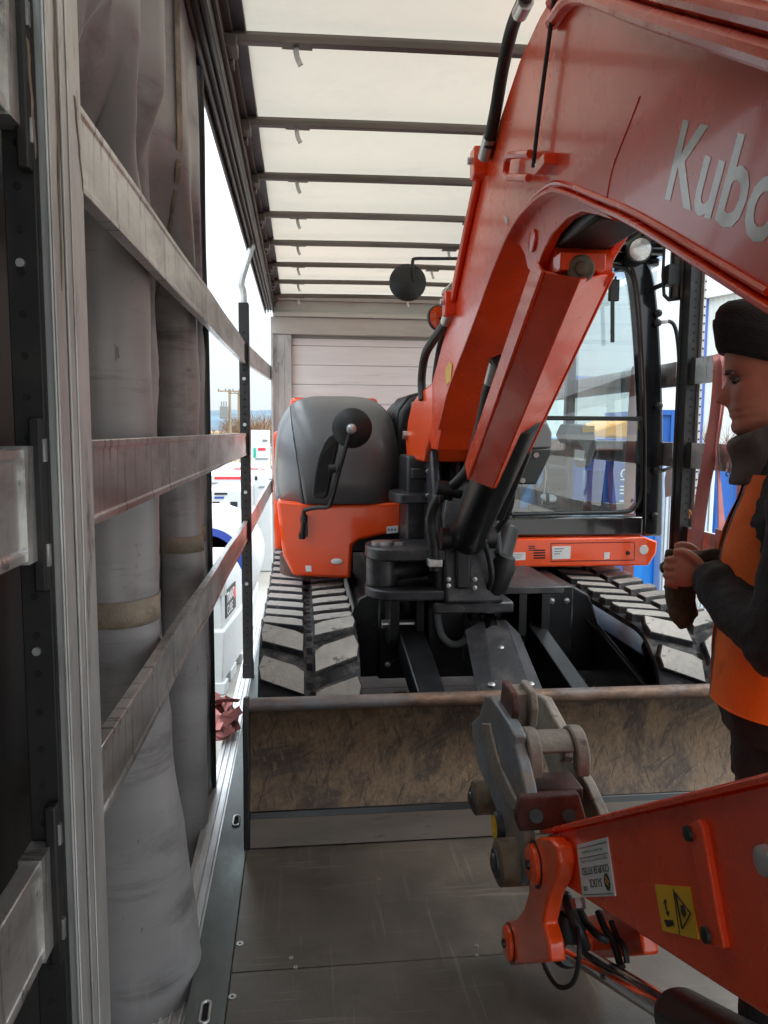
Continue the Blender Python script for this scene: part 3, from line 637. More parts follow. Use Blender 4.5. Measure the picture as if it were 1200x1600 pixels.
def lug_mesh(side, kind):
    rnd = random.Random(side*7+kind)
    # plan (x lateral away from the middle, y along travel); the inner end points ahead
    pl = [(.020, -.045), (.205, .030), (.216, .085), (.200, .138), (.060, .088), (.020, .062)]
    pl = [(x+rnd.uniform(-.004, .004), y+rnd.uniform(-.005, .005)) for x, y in pl]
    n = len(pl); g = .010
    cx = sum(p[0] for p in pl)/n; cy = sum(p[1] for p in pl)/n
    b = MB(); base = [(side*x, y, -.004) for x, y in pl]
    topv = [(side*(cx+(x-cx)*.97), cy+(y-cy)*.93, .034) for x, y in pl]
    b.add(base+topv, []); 
    for i in range(n): b.f.append((i, (i+1) % n, n+(i+1) % n, n+i)); b.m.append(0)
    b.f.append(tuple(range(n, 2*n))); b.m.append(1)
    me = bpy.data.meshes.new('lug'); me.from_pydata([tuple(v) for v in b.v], [], b.f)
    me.materials.append(M['rubber']); me.materials.append(M['lugtop'])
    for p, k in zip(me.polygons, b.m): p.material_index = k
    bm = bmesh.new(); bm.from_mesh(me); bmesh.ops.recalc_face_normals(bm, faces=bm.faces)
    bmesh.ops.bevel(bm, geom=[e for e in bm.edges if all(v.co.z > .02 for v in e.verts)], offset=.004, segments=1, affect='EDGES')
    bm.to_mesh(me); bm.free(); return me
LUGS = {(s, k): lug_mesh(s, k) for s in (-1, 1) for k in range(4)}
hb = MB().box(-.012, .012, -.016, .016, -.002, .0015)
HOLE = bpy.data.meshes.new('drive_hole'); HOLE.from_pydata([tuple(v) for v in hb.v], [], hb.f); HOLE.materials.append(M['hole'])
def track(xc):
    rings = []
    n = len(TP)
    for i in range(n+1):
        p = TP[i % n]; a = TP[(i-1) % n]; c = TP[(i+1) % n]
        t = V((0, c[0]-a[0], c[1]-a[1])).normalized(); nrm = V((0, -t.z, t.y))   # outward for this winding
        q = V((0, p[0], p[1])); w = .215
        # cross-section with a shallow central groove
        sec = [(-w, -.03), (-w, -.004), (-w+.012, 0), (-.03, .002), (-.022, -.004), (.022, -.004), (.03, .002), (w-.012, 0), (w, -.004), (w, -.03)]
        rings.append([V((xc+x, 0, 0))+q+nrm*h for x, h in sec])
    b = MB(); b.loft(rings, cap=False); tr = b.build('track', 'rubber', E, sharp=50)
    org = ORG[E.name]
    for i in range(NL*2):
        side = 1 if i % 2 else -1; s = (i/2+.0)*PITCH_L % TL
        (y, z), (ty, tz) = at_len(TP, s)
        nrm = V((0, -tz, ty)); t = V((0, ty, tz))
        o = bpy.data.objects.new('lug', LUGS[(side, (i//2) % 4)]); COL.objects.link(o); o.parent = tr
        # travel direction on the front run points up; the V opens upwards
        mtx = Matrix(((1, 0, 0, 0), (0, t.y, nrm.y, 0), (0, t.z, nrm.z, 0), (0, 0, 0, 1)))
        mtx.translation = V((xc, y, z))-org
        o.matrix_local = mtx
        if (y < 5.3 and z > .2):
            h = bpy.data.objects.new('drive_hole', HOLE); COL.objects.link(h); h.parent = tr; m2 = mtx.copy(); m2.translation = V((xc, y, z))+nrm*(-.004)-org; h.matrix_local = m2
    # wheels and frame inside the loop
    for (yy, zz, rr, nm) in ((3.42, .36, .29, 'idler'), (5.72, .40, .33, 'sprocket')):
        MB().lathe((xc-.09, yy, zz), (1, 0, 0), [(0, .05), (0, rr*.7), (.03, rr*.75), (.04, rr), (.14, rr), (.15, rr*.75), (.18, rr*.7), (.18, .05)], 28).build(nm, 'black', tr)
    for k in range(5):
        y = 3.85+.36*k
        MB().lathe((xc-.11, y, .16), (1, 0, 0), [(0, .04), (0, .1), (.06, .1), (.07, .07), (.15, .07), (.16, .1), (.22, .1), (.22, .04)], 20).build('track_roller', 'black', tr)
    return tr
TRL = track(.038); TRR = track(1.785)
for xc, s in ((.038, 1), (1.785, -1)):
    b = MB().box(xc-.12, xc+.12, 3.5, 5.55, .26, .50)
    xi = xc+s*.20
    # sloped inner guard plate
    b.prism([(xi, 3.25, .18), (xi, 3.25, .44), (xi, 3.55, .50), (xi, 4.1, .62), (xi, 5.4, .66), (xi, 5.6, .2)], (s*.03, 0, 0))
    b.prism([(xi, 3.75, .5), (xi, 5.4, .55), (xi+s*.17, 5.3, .72), (xi+s*.17, 4.15, .70)], (0, 0, .02))
    b.build('track_frame', 'black', E, bevel=.006)
    for k in range(14): MB().cyl((xi+s*.03, 3.4+.14*k, .23), (xi+s*.04, 3.4+.14*k, .23), .012, n=8).build('track_bolt', 'zinc', E)

# ---------------------------------------------------------------- lower frame
b = MB().box(.40, 1.44, 3.86, 5.5, .30, .78).prism([(.27, 3.9, .30), (.42, 3.9, .30), (.42, 3.9, .78), (.30, 3.9, .72), (.23, 3.9, .55)], (0, 1.4, 0)).prism([(1.57, 3.9, .30), (1.43, 3.9, .30), (1.43, 3.9, .78), (1.54, 3.9, .72), (1.61, 3.9, .55)], (0, 1.4, 0))
b.build('undercarriage', 'black', E, bevel=.012)
MB().cyl((.92, 5.0, .781), (.92, 5.0, .9), .48, n=36).build('turntable', 'black', E)
MB().box(-.02, 2.02, 4.42, 6.2, .88, 1.02).build('house_floor', 'black', E, bevel=.01)
for px, py in ((662, 941), (786, 938)):
    p = PY(px, py, 3.855); MB().cyl(p, p+V((0, -.012, 0)), .014, n=6).build('bolt', 'zinc', E)
# blade arms, their lugs, the blade ram under its guard
for (xa, xb_) in ((608, 622), (648, 660)):
    a = PY(xa, 925, 3.68); c = PY(xb_, 1012, 3.68)
    MB().prism([(a.x, 3.62, a.z), (a.x, 3.9, a.z), (a.x, 3.9, c.z), (a.x, 3.70, c.z), (a.x, 3.63, c.z+.05)], (c.x-a.x, 0, 0)).build('arm_lug', 'black', E, bevel=.005)
p = PY(603, 975, 3.7); MB().cyl(p+V((-.02, 0, 0)), p+V((.02, 0, 0)), .022, n=12).cyl(p, p+V((.18, 0, 0)), .02, n=12).build('arm_pin', 'zinc', E)
a, c = PY(638, 990, 3.72), PY(692, 1160, 2.98)
MB().bar(a, c, .125, .13).build('blade_arm', 'black', E, bevel=.008)
a, c = PY(832, 985, 3.72), PY(945, 1150, 2.98)
MB().bar(a+V((0, 0, -.06)), c+V((0, 0, -.06)), .085, .22).build('blade_arm', 'black', E, bevel=.006)
for (xa, xb_, ya, yb) in ((806, 817, 918, 990), (841, 852, 916, 992)):
    a = PY(xa, ya, 3.70); c = PY(xb_, yb, 3.70)
    MB().box(a.x, c.x, 3.64, 3.86, c.z, a.z).build('arm_lug', 'black', E, bevel=.004)
a = PY(768, 905, 3.75); c = PY(866, 918, 3.75)
MB().box(a.x, c.x, 3.6, 4.2, c.z, a.z-.012).build('step_plate', 'cast', E, bevel=.005)
# ram boss
a = PY(733, 945, 3.62); c = PY(778, 945, 3.62)
MB().lathe(a, (1, 0, 0), [(0, .03), (0, .075), (.035, .08), (.04, .06), (.075, .06), (.08, .075), (c.x-a.x, .07), (c.x-a.x, .02)], 24).build('ram_boss', 'cast', E)
MB().box(.62, .80, 3.62, 3.95, .45, .76).build('ram_bracket', 'black', E, bevel=.01)
MB().cyl(PY(760, 955, 3.6), PY(770, 990, 3.45), .045, n=18).build('ram_rod', 'chrome', E)
GA = [PY(726, 985, 3.45), PY(754, 969, 3.50), PY(790, 968, 3.50), PY(812, 990, 3.45)]
GB = [PY(752, 1110, 3.0), PY(776, 1100, 2.99), PY(836, 1098, 2.99), PY(862, 1110, 3.0)]
b = MB(); dn = V((0, 0, -.012))
for i in range(3):
    q = [GA[i], GA[i+1], GB[i+1], GB[i]]; b.add(q+[v+dn for v in q], [(0, 1, 2, 3), (7, 6, 5, 4), (0, 4, 5, 1), (1, 5, 6, 2), (2, 6, 7, 3), (3, 7, 4, 0)])
g = b.build('ram_guard', 'cast', E, bevel=.003)
b = MB()
for px, py, t in ((782, 1013, .35), (768, 1071, .8), (829, 1070, .8)):
    p = PY(px, py, 3.50+(2.99-3.50)*t); MB().lathe(p, (0, -.25, 1), [(0, .016), (.008, .016), (.012, .009)], 12).build('guard_bolt', 'zinc', g)
MB().tube(pys([(682, 938), (683, 960), (690, 992), (705, 1006), (722, 1003), (735, 985)], 3.6), .018, 10).build('grey_hose', 'greyplastic', E)

# ---------------------------------------------------------------- dozer blade
prof = [(2.838, .105), (2.872, .17), (2.902, .25), (2.915, .33), (2.908, .42), (2.885, .50), (2.865, .535)]
pr = [(p.y, p.z) for p in spline([V((0, a, c)) for a, c in prof], 4)]
xa, xb_ = -.195, 2.035
b = MB(); n = 40; nr = len(pr)
for i in range(n+1):
    x = xa+(xb_-xa)*i/n
    b.v += [V((x, y+.003*noise.noise(V((x*4, z*6, 1))), z)) for y, z in pr]+[V((x, y+.022, z)) for y, z in pr[::-1]]
w = 2*nr
for i in range(n):
    for j in range(w): b.f.append((i*w+j, i*w+(j+1) % w, (i+1)*w+(j+1) % w, (i+1)*w+j)); b.m.append(0)
BL = b.build('dozer_blade', 'blade', E, sharp=50)
MB().cyl((xa, 2.872, .543), (xb_, 2.872, .543), .026, n=18).build('blade_lip', 'bladetube', BL)
MB().prism([(xa, 2.800, .006), (xa, 2.832, .108), (xa, 2.858, .104), (xa, 2.835, .006)], (xb_-xa, 0, 0)).build('cutting_edge', 'cutting', BL, bevel=.002)
MB().prism([(xa, 2.83, .104), (xa, 2.842, .128), (xa, 2.87, .128), (xa, 2.86, .104)], (xb_-xa, 0, 0)).build('weld_band', 'black', BL, bevel=.003)
for x in (xa-.022, xb_):
    MB().prism([(x, 2.795, .002), (x, 2.80, .12), (x, 2.815, .30), (x, 2.81, .46), (x, 2.83, .55), (x, 2.87, .572), (x, 2.92, .56), (x, 2.97, .42), (x, 2.975, .15), (x, 2.93, .002)], (.022, 0, 0)).build('blade_end_plate', 'black', BL, bevel=.004)
for x in (.55, .92, 1.3): MB().box(x-.06, x+.06, 2.92, 3.02, .12, .42).build('blade_rib', 'black', BL, bevel=.006)

# ---------------------------------------------------------------- hood side of the house
HC, HH = V((.222, 5.02, 1.19)), V((.372, .87, .605))
def sgn(v, e): return math.copysign(abs(v)**e, v)
def hoodpt(a, ph, grow=0):
    e1, e2 = .54, .47
    return HC+V(((HH.x+grow)*sgn(math.cos(ph), e1)*sgn(math.cos(a), e2), (HH.y+grow)*sgn(math.cos(ph), e1)*sgn(math.sin(a), e2), (HH.z+grow)*sgn(math.sin(ph), e1)))
NA, NP = 120, 30
def hood_half(name, m_, keep):
    b = MB(); b.add([hoodpt(2*math.pi*i/NA, math.pi/2*j/NP) for j in range(NP+1) for i in range(NA)], [(j*NA+i, j*NA+(i+1) % NA, (j+1)*NA+(i+1) % NA, (j+1)*NA+i) for j in range(NP) for i in range(NA)])
    o = b.build(name, m_, E, sharp=60, solid=.006); bm = bmesh.new(); bm.from_mesh(o.data)
    bmesh.ops.bisect_plane(bm, geom=list(bm.verts)+list(bm.edges)+list(bm.faces), plane_co=V((.052+keep*.0022, 5, 1.19))-ORG[E.name], plane_no=V((1, -.03, .16)), clear_outer=keep < 0, clear_inner=keep > 0)
    for f in bm.faces: f.smooth = True
    bm.to_mesh(o.data); bm.free(); return o
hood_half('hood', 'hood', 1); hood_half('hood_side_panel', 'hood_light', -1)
def skirt(pts, y0, y1, m='orange', bev=.02, nm='body_skirt'):
    q = pys(pts, y0); return MB().prism(q, (0, y1-y0, 0)).build(nm, m, E, bevel=bev, seg=3)
SK = skirt([(432, 782), (520, 789), (629, 785), (629, 829), (560, 845), (551, 853), (548, 905), (458, 900), (442, 868)], 4.16, 5.85)
MB().box(-.158, -.10, 4.75, 6.2, .85, 1.58).build('side_panel', 'orange', E, bevel=.02)
MB().box(-.06, .55, 5.4, 6.3, 1.0, 1.815).build('rear_hood', 'orange', E, bevel=.03)
MB().box(-.1, 2.05, 6.0, 6.45, .88, 1.45).build('counterweight', 'orange', E, bevel=.05)
b = MB().lathe(PY(526, 877, 4.158), (0, -1, 0), [(0, .032), (.002, .032), (.003, .03)], 24); 
o = b.build('reflector', 'label', SK); 
for c_ in o.data.vertices: c_.co.z = (c_.co.z-(PY(526, 877, 4.158).z))*.5+PY(526, 877, 4.158).z
def sticker(px, y, m='label', nm='sticker', par=SK, th=.002):
    return MB().prism(pys(px, y), (0, th, 0)).build(nm, m, par)
sticker([(604, 823), (622, 821), (622, 832), (604, 834)], 4.157); sticker([(477, 884), (486, 884), (487, 893), (478, 893)], 4.157)
for k in range(3):
    a = PY(606+5*k, 826, 4.1565); MB().box(a.x, a.x+.01, a.y-.0008, a.y, a.z-.012, a.z).build('print', 'grey_ink', SK)
MB().cyl((.1, 4.6, .72), (.1, 4.6, .85), .22, n=24).build('skirt_guard', 'redrust', E)
# side lettering on the orange flank
lettering('KX', .22, 'decal', (-.1665, 4.9, 1.08), (0, 1, 0), (0, 0, 1), E, cx=.9)
# dark grille box behind the boom foot
gx = PY(612, 690, 4.45); 
b = MB(); pts = [(.56, 1.26), (.55, 1.56), (.58, 1.70), (.64, 1.78), (.72, 1.80), (.98, 1.80), (.98, 1.26)]
b.prism([(x, 4.42, z) for x, z in pts], (0, .9, 0)); vb = b.build('air_intake_cover', 'plastic', E, bevel=.025, seg=3)
b = MB()
for k in range(5):
    y = 4.47+.11*k
    b.prism([(x-.012 if x < .8 else x, y, z+.014 if z > 1.5 else z) for x, z in pts], (0, .05, 0))
b.build('intake_rib', 'black', vb, bevel=.01)

# mirrors on the hood
def disc_mirror(c, r, ax, par, nm='round_mirror'):
    o = MB().lathe(c, ax, [(-.035, .012), (-.03, .03), (-.022, .06*r/.1), (-.006, r*.93), (0, r), (.012, r), (.014, r*.95)], 32).build(nm, 'plastic', par)
    MB().lathe(V(c)+V(ax).normalized()*.0142, ax, [(0, r*.94), (.001, r*.93)], 32).build('mirror_glass', 'mirror', o); return o
c = PY(550, 669, 3.98); mo = disc_mirror(c, .104, (.12, 1, .08), E)
MB().lathe(c+V((-.004, -.03, -.004)), (0, -1, 0), [(0, .028), (.012, .024), (.02, .01)], 12).build('mirror_nut', 'zinc', mo)
lm = [(513, 681), (522, 678), (529, 682), (528, 694), (511, 774), (505, 780), (490, 778), (487, 772), (491, 740), (497, 712), (505, 692)]
mo2 = MB().prism(pys(lm, 4.02), (.01, .045, 0)).build('long_mirror', 'plastic', E, bevel=.008)
MB().prism(pys([(524, 690), (509, 768), (492, 772), (495, 742), (502, 712)], 4.018), (0, .002, 0)).build('mirror_back_recess', 'hole', mo2)
arm = [PY(547, 672, 3.955), PY(543, 690, 3.96), PY(530, 735, 3.99), PY(518, 782, 4.02), PY(512, 792, 4.05), PY(497, 793, 4.08), PY(480, 796, 4.11), PY(475, 800, 4.12), PY(474, 815, 4.12)]
MB().tube(arm, .0115, 10, smooth=True).build('mirror_arm', 'plastic', mo)
b = MB()
a, c2 = PY(475, 803, 4.12), PY(472, 842, 4.12); b.cyl(a, c2, .012, n=12); b.cyl(a+V((0, 0, -.015)), a+V((0, 0, -.045)), .019, n=12); b.cyl(c2, c2+V((0, 0, .03)), .018, n=12)
b.box(a.x-.01, a.x+.02, 4.125, 4.17, c2.z+.01, a.z-.01); b.build('mirror_mount', 'black', mo)
p = PY(519, 732, 3.99); MB().lathe(p, (1, 0, .1), [(-.02, .012), (-.018, .024), (.018, .024), (.02, .012)], 12).build('mirror_clamp', 'plastic', mo2)
# high round mirror on a bent rod from the cab, and the far one with its orange reflection painted on
c = PY(637, 441, 4.25); mo = disc_mirror(c, .101, (.1, 1, -.1), E)
MB().tube([c+V((.03, -.035, 0)), PY(645, 420, 4.22), PY(645, 408, 4.22), PY(650, 404, 4.23), PY(680, 404, 4.3), PY(760, 404, 4.45)], .009, 8, k=4).build('mirror_arm', 'plastic', mo)
c = PY(686, 497, 5.2); mo = MB().lathe(c, (.5, -1, .1), [(0, .02), (0, .085), (-.02, .085), (-.03, .05)], 24).build('round_mirror', 'plastic', E)
MB().lathe(c, (.5, -1, .1), [(.001, .078), (.002, .076)], 24).build('mirror_glass', 'orange', mo)
MB().cyl(c, c+V((.3, .1, -.1)), .008).build('mirror_arm', 'plastic', mo)

# ---------------------------------------------------------------- cab
CY = 4.36
def zc(py, x=900): return PY(x, py, CY).z
zs0, zs1, zt = zc(838), zc(806), zc(412)
def sect(path, hw, hd_):     # upright pillar with rectangular section
    return [[(x-hw, y-hd_, z), (x+hw, y-hd_, z), (x+hw, y+hd_, z), (x-hw, y+hd_, z)] for x, y, z in path]
b = MB(); rp_ = [(1019, 838), (1020, 760), (1020, 655), (1017, 560), (1012, 480), (1005, 430), (996, 408)]
rpath = [PY(a, c, CY) for a, c in rp_]; b.loft(sect([(p.x, p.y+.05, p.z) for p in spline(rpath, 4)], .062, .06))
cab = b.build('cab_frame', 'cabblack', E, bevel=.02, seg=3)
XR_, XL_ = rpath[0].x+.06, 1.10
b = MB().box(XL_, XR_-.12, CY-.01, CY+.1, zs0, zs1-.004).box(XL_, XR_-.03, CY+.1, 5.9, zs0, zs0+.08)
b.build('cab_sill', 'cabblack', cab, bevel=.015, seg=3)
MB().box(XL_, XL_+.07, CY, CY+.1, zs1-.003, zt+.02).build('cab_pillar', 'cabblack', cab, bevel=.015)
MB().box(XL_, XR_-.08, CY, CY+.1, zt, zt+.05).build('cab_header', 'cabblack', cab, bevel=.015)
MB().box(XL_-.02, XR_-.01, CY-.06, 5.92, zt+.051, zt+.12).build('cab_roof', 'cabblack', cab, bevel=.03, seg=3)
for x in (XL_+.035, XR_-.06):
    for y in ((5.1, 5.86) if x < 1.5 else (5.86,)): MB().box(x-.035, x+.035, y-.04, y+.04, zs1-.02, zt+.05).build('cab_pillar', 'cabblack', cab, bevel=.012)
MB().box(XL_, XR_-.02, 5.84, 5.9, zs0, 1.45).build('cab_rear_panel', 'plastic', cab, bevel=.01)
MB().box(XL_, XL_+.05, CY+.1, 5.84, zs0+.08, 1.28).build('cab_side_panel', 'black', cab, bevel=.01)
zb0, zb1 = zc(657), zc(650)
MB().box(XL_+.05, XR_-.11, CY+.0, CY+.02, zb0, zb1).build('window_bar', 'plastic', cab, bevel=.004)
def pane(pts, par=cab): 
    o = MB().add(pts, [(0, 1, 2, 3)]).build('window_pane', 'glass', par); return o
gx1 = PY(1004, 600, CY).x
pane([(XL_+.06, CY+.03, zb1), (gx1+.02, CY+.03, zb1), (gx1+.01, CY+.06, zt+.02), (XL_+.06, CY+.06, zt+.02)])
pane([(XL_+.06, CY+.03, zs1-.01), (gx1+.02, CY+.03, zs1-.01), (gx1+.02, CY+.03, zb0), (XL_+.06, CY+.03, zb0)])
for y0_, y1_ in ((CY+.1, 5.06), (5.14, 5.82)):
    pane([(XL_+.02, y0_, 1.28), (XL_+.02, y1_, 1.28), (XL_+.02, y1_, zt), (XL_+.02, y0_, zt)])
pane([(XR_-.05, CY+.1, 1.08), (XR_-.05, 5.82, 1.08), (XR_-.05, 5.82, zt), (XR_-.05, CY+.1, zt)])
pane([(XL_+.05, 5.86, 1.45), (XR_-.08, 5.86, 1.45), (XR_-.08, 5.86, zt), (XL_+.05, 5.86, zt)])
# rounded lower corner seal
p = [(1003, 655), (1003, 740), (1001, 775), (992, 793), (975, 800), (900, 802), (800, 804)]
MB().tube([PY(a, c, CY+.012) for a, c in p], .010, 8).build('window_seal', 'plastic', cab)
MB().tube([PY(a, c, CY+.012) for a, c in [(1002, 650), (1000, 560), (995, 480), (990, 440), (980, 422), (960, 416), (900, 415)]], .010, 8).build('window_seal', 'plastic', cab)
# wiper
MB().tube(pys([(962, 432), (958, 470), (955, 520)], CY-.02), .006, 6).bar(PY(957, 440, CY-.025), PY(957, 535, CY-.02), .012, .02, (1, 0, 0)).build('wiper', 'plastic', cab)
MB().box(PY(950, 440, CY).x, PY(966, 440, CY).x, CY-.03, CY, zc(470), zc(436)).build('wiper_motor', 'plastic', cab, bevel=.008)
# handrail, knobs, work lamp, door mirror
MB().tube(pys([(1028, 503), (1038, 502), (1050, 504), (1057, 520), (1061, 560), (1062, 620), (1060, 690), (1056, 715), (1048, 730), (1036, 735), (1026, 736)], CY-.02), .0115, 10).build('handrail', 'plastic', cab)
MB().cyl(PY(1028, 503, CY-.02), PY(1042, 502, CY-.02), .015, n=10).build('rail_socket', 'zinc', cab)
for px, py in ((1027, 490), (1026, 505), (1028, 634), (1025, 736), (1022, 806)):
    p = PY(px, py, CY-.02); MB().lathe(p, (0, -1, 0), [(-.03, .014), (-.005, .016), (0, .022), (.02, .022), (.028, .01)], 14).build('pillar_knob', 'plastic', cab)
p = PY(1000, 390, 4.2); lp = MB().lathe(p, (-.1, -1, -.15), [(-.08, .03), (-.07, .06), (0, .07), (.006, .068)], 24).build('work_lamp', 'plastic', cab)
MB().lathe(p, (-.1, -1, -.15), [(.0065, .06), (.012, .05), (.016, .02)], 24).build('lamp_lens', 'lamp', lp)
MB().box(p.x-.02, p.x+.05, p.y+.03, p.y+.3, p.z-.06, p.z+.02).build('lamp_bracket', 'plastic', lp)
mq = [(1037, 385), (1082, 390), (1084, 440), (1078, 462), (1068, 468), (1045, 471), (1036, 462), (1034, 430)]
dm = MB().prism(pys(mq, 4.22), (.004, .02, 0)).build('door_mirror', 'plastic', cab, bevel=.006)
MB().prism([p+V((0, -.0015, 0)) for p in pys([(1040, 389), (1078, 394), (1080, 440), (1074, 458), (1066, 463), (1046, 466), (1040, 459), (1038, 430)], 4.22)], (0, .001, 0)).build('mirror_glass', 'mirror', dm)
MB().cyl(PY(1018, 452, CY), PY(1046, 440, 4.2), .014).box(PY(1042, 440, 4.19).x, PY(1058, 440, 4.19).x, 4.17, 4.215, zc(450), zc(420)).build('mirror_arm', 'plastic', dm)
MB().box(PY(1082, 440, 4.2).x, PY(1090, 440, 4.2).x, 4.19, 4.25, zc(466), zc(436)).build('mirror_clamp', 'plastic', dm, bevel=.004)
# interior
MB().box(1.35, 1.82, 5.0, 5.5, 1.18, 1.36).build('seat_cushion', 'seat', cab, bevel=.05, seg=3)
MB().prism([(1.36, 5.42, 1.36), (1.36, 5.56, 1.36), (1.36, 5.68, 2.05), (1.36, 5.58, 2.08)], (.45, 0, 0)).build('seat_back', 'seat', cab, bevel=.045, seg=3)
MB().box(1.47, 1.70, 5.60, 5.69, 2.10, 2.30).build('headrest', 'seat', cab, bevel=.04, seg=3)
MB().box(XL_+.07, 1.33, 4.5, 5.6, 1.10, 1.30).build('console', 'plastic', cab, bevel=.02)
MB().prism(pys([(830, 803), (1000, 803), (990, 785), (960, 788), (880, 778), (835, 770)], 4.95), (0, .05, 0)).build('dash_panel', 'plastic', cab)
for (x0_, y0_, x1_, y1_) in ((840, 796, 829, 650), (857, 797, 846, 655)):
    lv = MB().tube([PY(x0_, y0_, 4.55), PY((x0_+x1_)/2+1, (y0_+y1_)/2, 4.58), PY(x1_, y1_, 4.62)], .011, 8).build('travel_lever', 'plastic', cab)
    p = PY(x0_, y0_-2, 4.53); MB().box(p.x-.045, p.x+.045, p.y-.03, p.y+.1, p.z-.02, p.z+.02).build('pedal', 'plastic', lv, bevel=.006)
con = MB().prism(pys([(888, 662), (915, 663), (930, 672), (932, 700), (922, 728), (912, 732), (908, 700), (900, 690), (888, 694), (880, 680)], 4.75), (0, .16, 0)).build('control_box', 'greyplastic', cab, bevel=.012)
MB().prism(pys([(910, 666), (929, 665), (929, 675), (910, 676)], 4.745), (0, .003, 0)).build('yellow_label', 'yellow', con)
MB().prism(pys([(912, 735), (942, 735), (942, 795), (912, 795)], 4.80), (0, .01, 0)).build('document_pocket', 'glass', cab)
MB().prism(pys([(898, 702), (914, 704), (912, 720), (897, 718)], 4.70), (0, .004, 0)).build('sticker', 'label', cab)
p = PY(857, 779, 4.6); MB().lathe(p, (0, -.4, 1), [(0, .05), (.01, .05)], 20).build('round_sticker', 'label', cab)
# orange panel under the cab
OP = skirt([(758, 843), (1008, 839), (1028, 846), (1026, 864), (1014, 884), (764, 888)], 4.29, 5.9, bev=.012, nm='cab_skirt')
oy = 4.2885
for k in range(3): sticker([(826, 853+3*k), (836, 853+3*k), (836, 854.2+3*k), (826, 854.2+3*k)], oy, 'hole', 'vent_slot', OP)
for k in range(4): sticker([(834, 859+4*k), (852, 858.6+4*k), (852, 860.6+4*k), (834, 861+4*k)], oy, 'hole', 'vent_slot', OP)
s1 = sticker([(789, 864), (821, 863), (821, 875), (789, 876)], oy, 'label', 'rating_plate', OP)
s2 = sticker([(863, 854), (892, 853), (891, 873), (863, 874)], oy, 'label', 'sticker', OP)
sticker([(944, 863), (953, 863), (952, 873), (944, 874)], oy, 'label', 'sticker', OP)
for k in range(3):
    sticker([(866, 857+4*k), (881-3*k, 856.6+4*k), (881-3*k, 857.8+4*k), (866, 858.4+4*k)], oy-.001, 'grey_ink', 'print', OP, .0008)
    sticker([(792, 866+3*k), (818-2*k, 865.4+3*k), (818-2*k, 866.2+3*k), (792, 866.8+3*k)], oy-.001, 'grey_ink', 'print', OP, .0008)
p = PY(1006, 859, oy); o = MB().lathe(p, (0, -1, 0), [(0, .028), (.003, .026)], 20).build('reflector', 'label', OP)
p = PY(981, 864, oy); MB().lathe(p, (0, -1, 0), [(-.01, .012), (.006, .012), (.008, .006)], 14).build('lock', 'plastic', OP)
fr = [(861, 849), (990, 847), (992, 852), (991, 875), (861, 877)]
MB().tube(pys(fr+[fr[0]], 4.2895), .0022, 4, smooth=False).build('panel_gap', 'hole', OP)
p = PY(775, 862, oy); MB().lathe(p, (0, -1, 0), [(-.005, .012), (.004, .012)], 12).build('plug', 'plastic', OP)

# ---------------------------------------------------------------- king post and swing bracket
BX0, BX1 = .62, .86
K = MB()
zz = lambda py, Y=3.55: PY(700, py, Y).z
xx = lambda px, Y=3.55: PY(px, 850, Y).x
def rounded(x0, x1, y0, y1, z, r, n=8):   # left end rounded
    pts = [(x1, y0, z), (x1, y1, z)]; cy, ry = (y0+y1)/2, (y1-y0)/2
    for i in range(n+1):
        a = math.pi/2+math.pi*i/n; pts.append((x0+r+r*math.cos(a), cy+ry*math.sin(a), z))
    return pts
kb = MB().prism([(.665, 3.44, .785), (.95, 3.44, .785), (.95, 3.46, 1.0), (.93, 3.5, 1.22), (.86, 3.56, 1.34), (.70, 3.56, 1.34), (.665, 3.48, 1.2)], (0, .36, 0))
KP = kb.build('king_post', 'cast', E, bevel=.02, seg=3)
MB().box(.715, .785, 3.428, 3.45, .86, 1.06).build('cover_plate', 'black', KP, bevel=.012, seg=3)
MB().prism([(.632, 3.50, .80), (.632, 3.85, .80), (.632, 3.88, 1.42), (.632, 3.80, 1.52), (.632, 3.70, 1.50), (.632, 3.64, 1.36), (.632, 3.52, 1.12)], (.042, 0, 0)).build('king_post_wing', 'cast', KP, bevel=.012)
MB().prism([(.86, 3.50, .95), (.86, 3.85, .95), (.86, 3.88, 1.5), (.86, 3.80, 1.62), (.86, 3.68, 1.60), (.86, 3.62, 1.40)], (.055, 0, 0)).build('king_post_wing', 'cast', KP, bevel=.012)
for z0_, z1_ in ((.985, 1.045), (.80, .85)):
    MB().prism(rounded(.31, .672, 3.46, 3.80, z0_, .10), (0, 0, z1_-z0_)).build('swing_lug', 'cast', KP, bevel=.01, seg=3)
MB().cyl((.39, 3.62, .851), (.39, 3.62, .984), .075, n=24).build('swing_pin_boss', 'cast', KP, bevel=.004)
MB().cyl((.40, 3.60, .916), (.62, 3.72, .916), .048, n=18).build('swing_ram_rod', 'cast', KP)
MB().cyl((.47, 3.58, 1.046), (.47, 3.58, 1.06), .025, n=6).build('bolt', 'zinc', KP)
MB().box(.545, .655, 3.88, 4.2, .80, 1.46).build('slew_frame', 'cast', E, bevel=.015)
MB().prism(rounded(.46, .66, 3.76, 4.1, 1.225, .06), (0, 0, .05)).build('hinge_plate', 'cast', E, bevel=.008)
MB().box(.56, .67, 3.80, 4.1, 1.345, 1.40).build('hinge_block', 'black', E, bevel=.008)
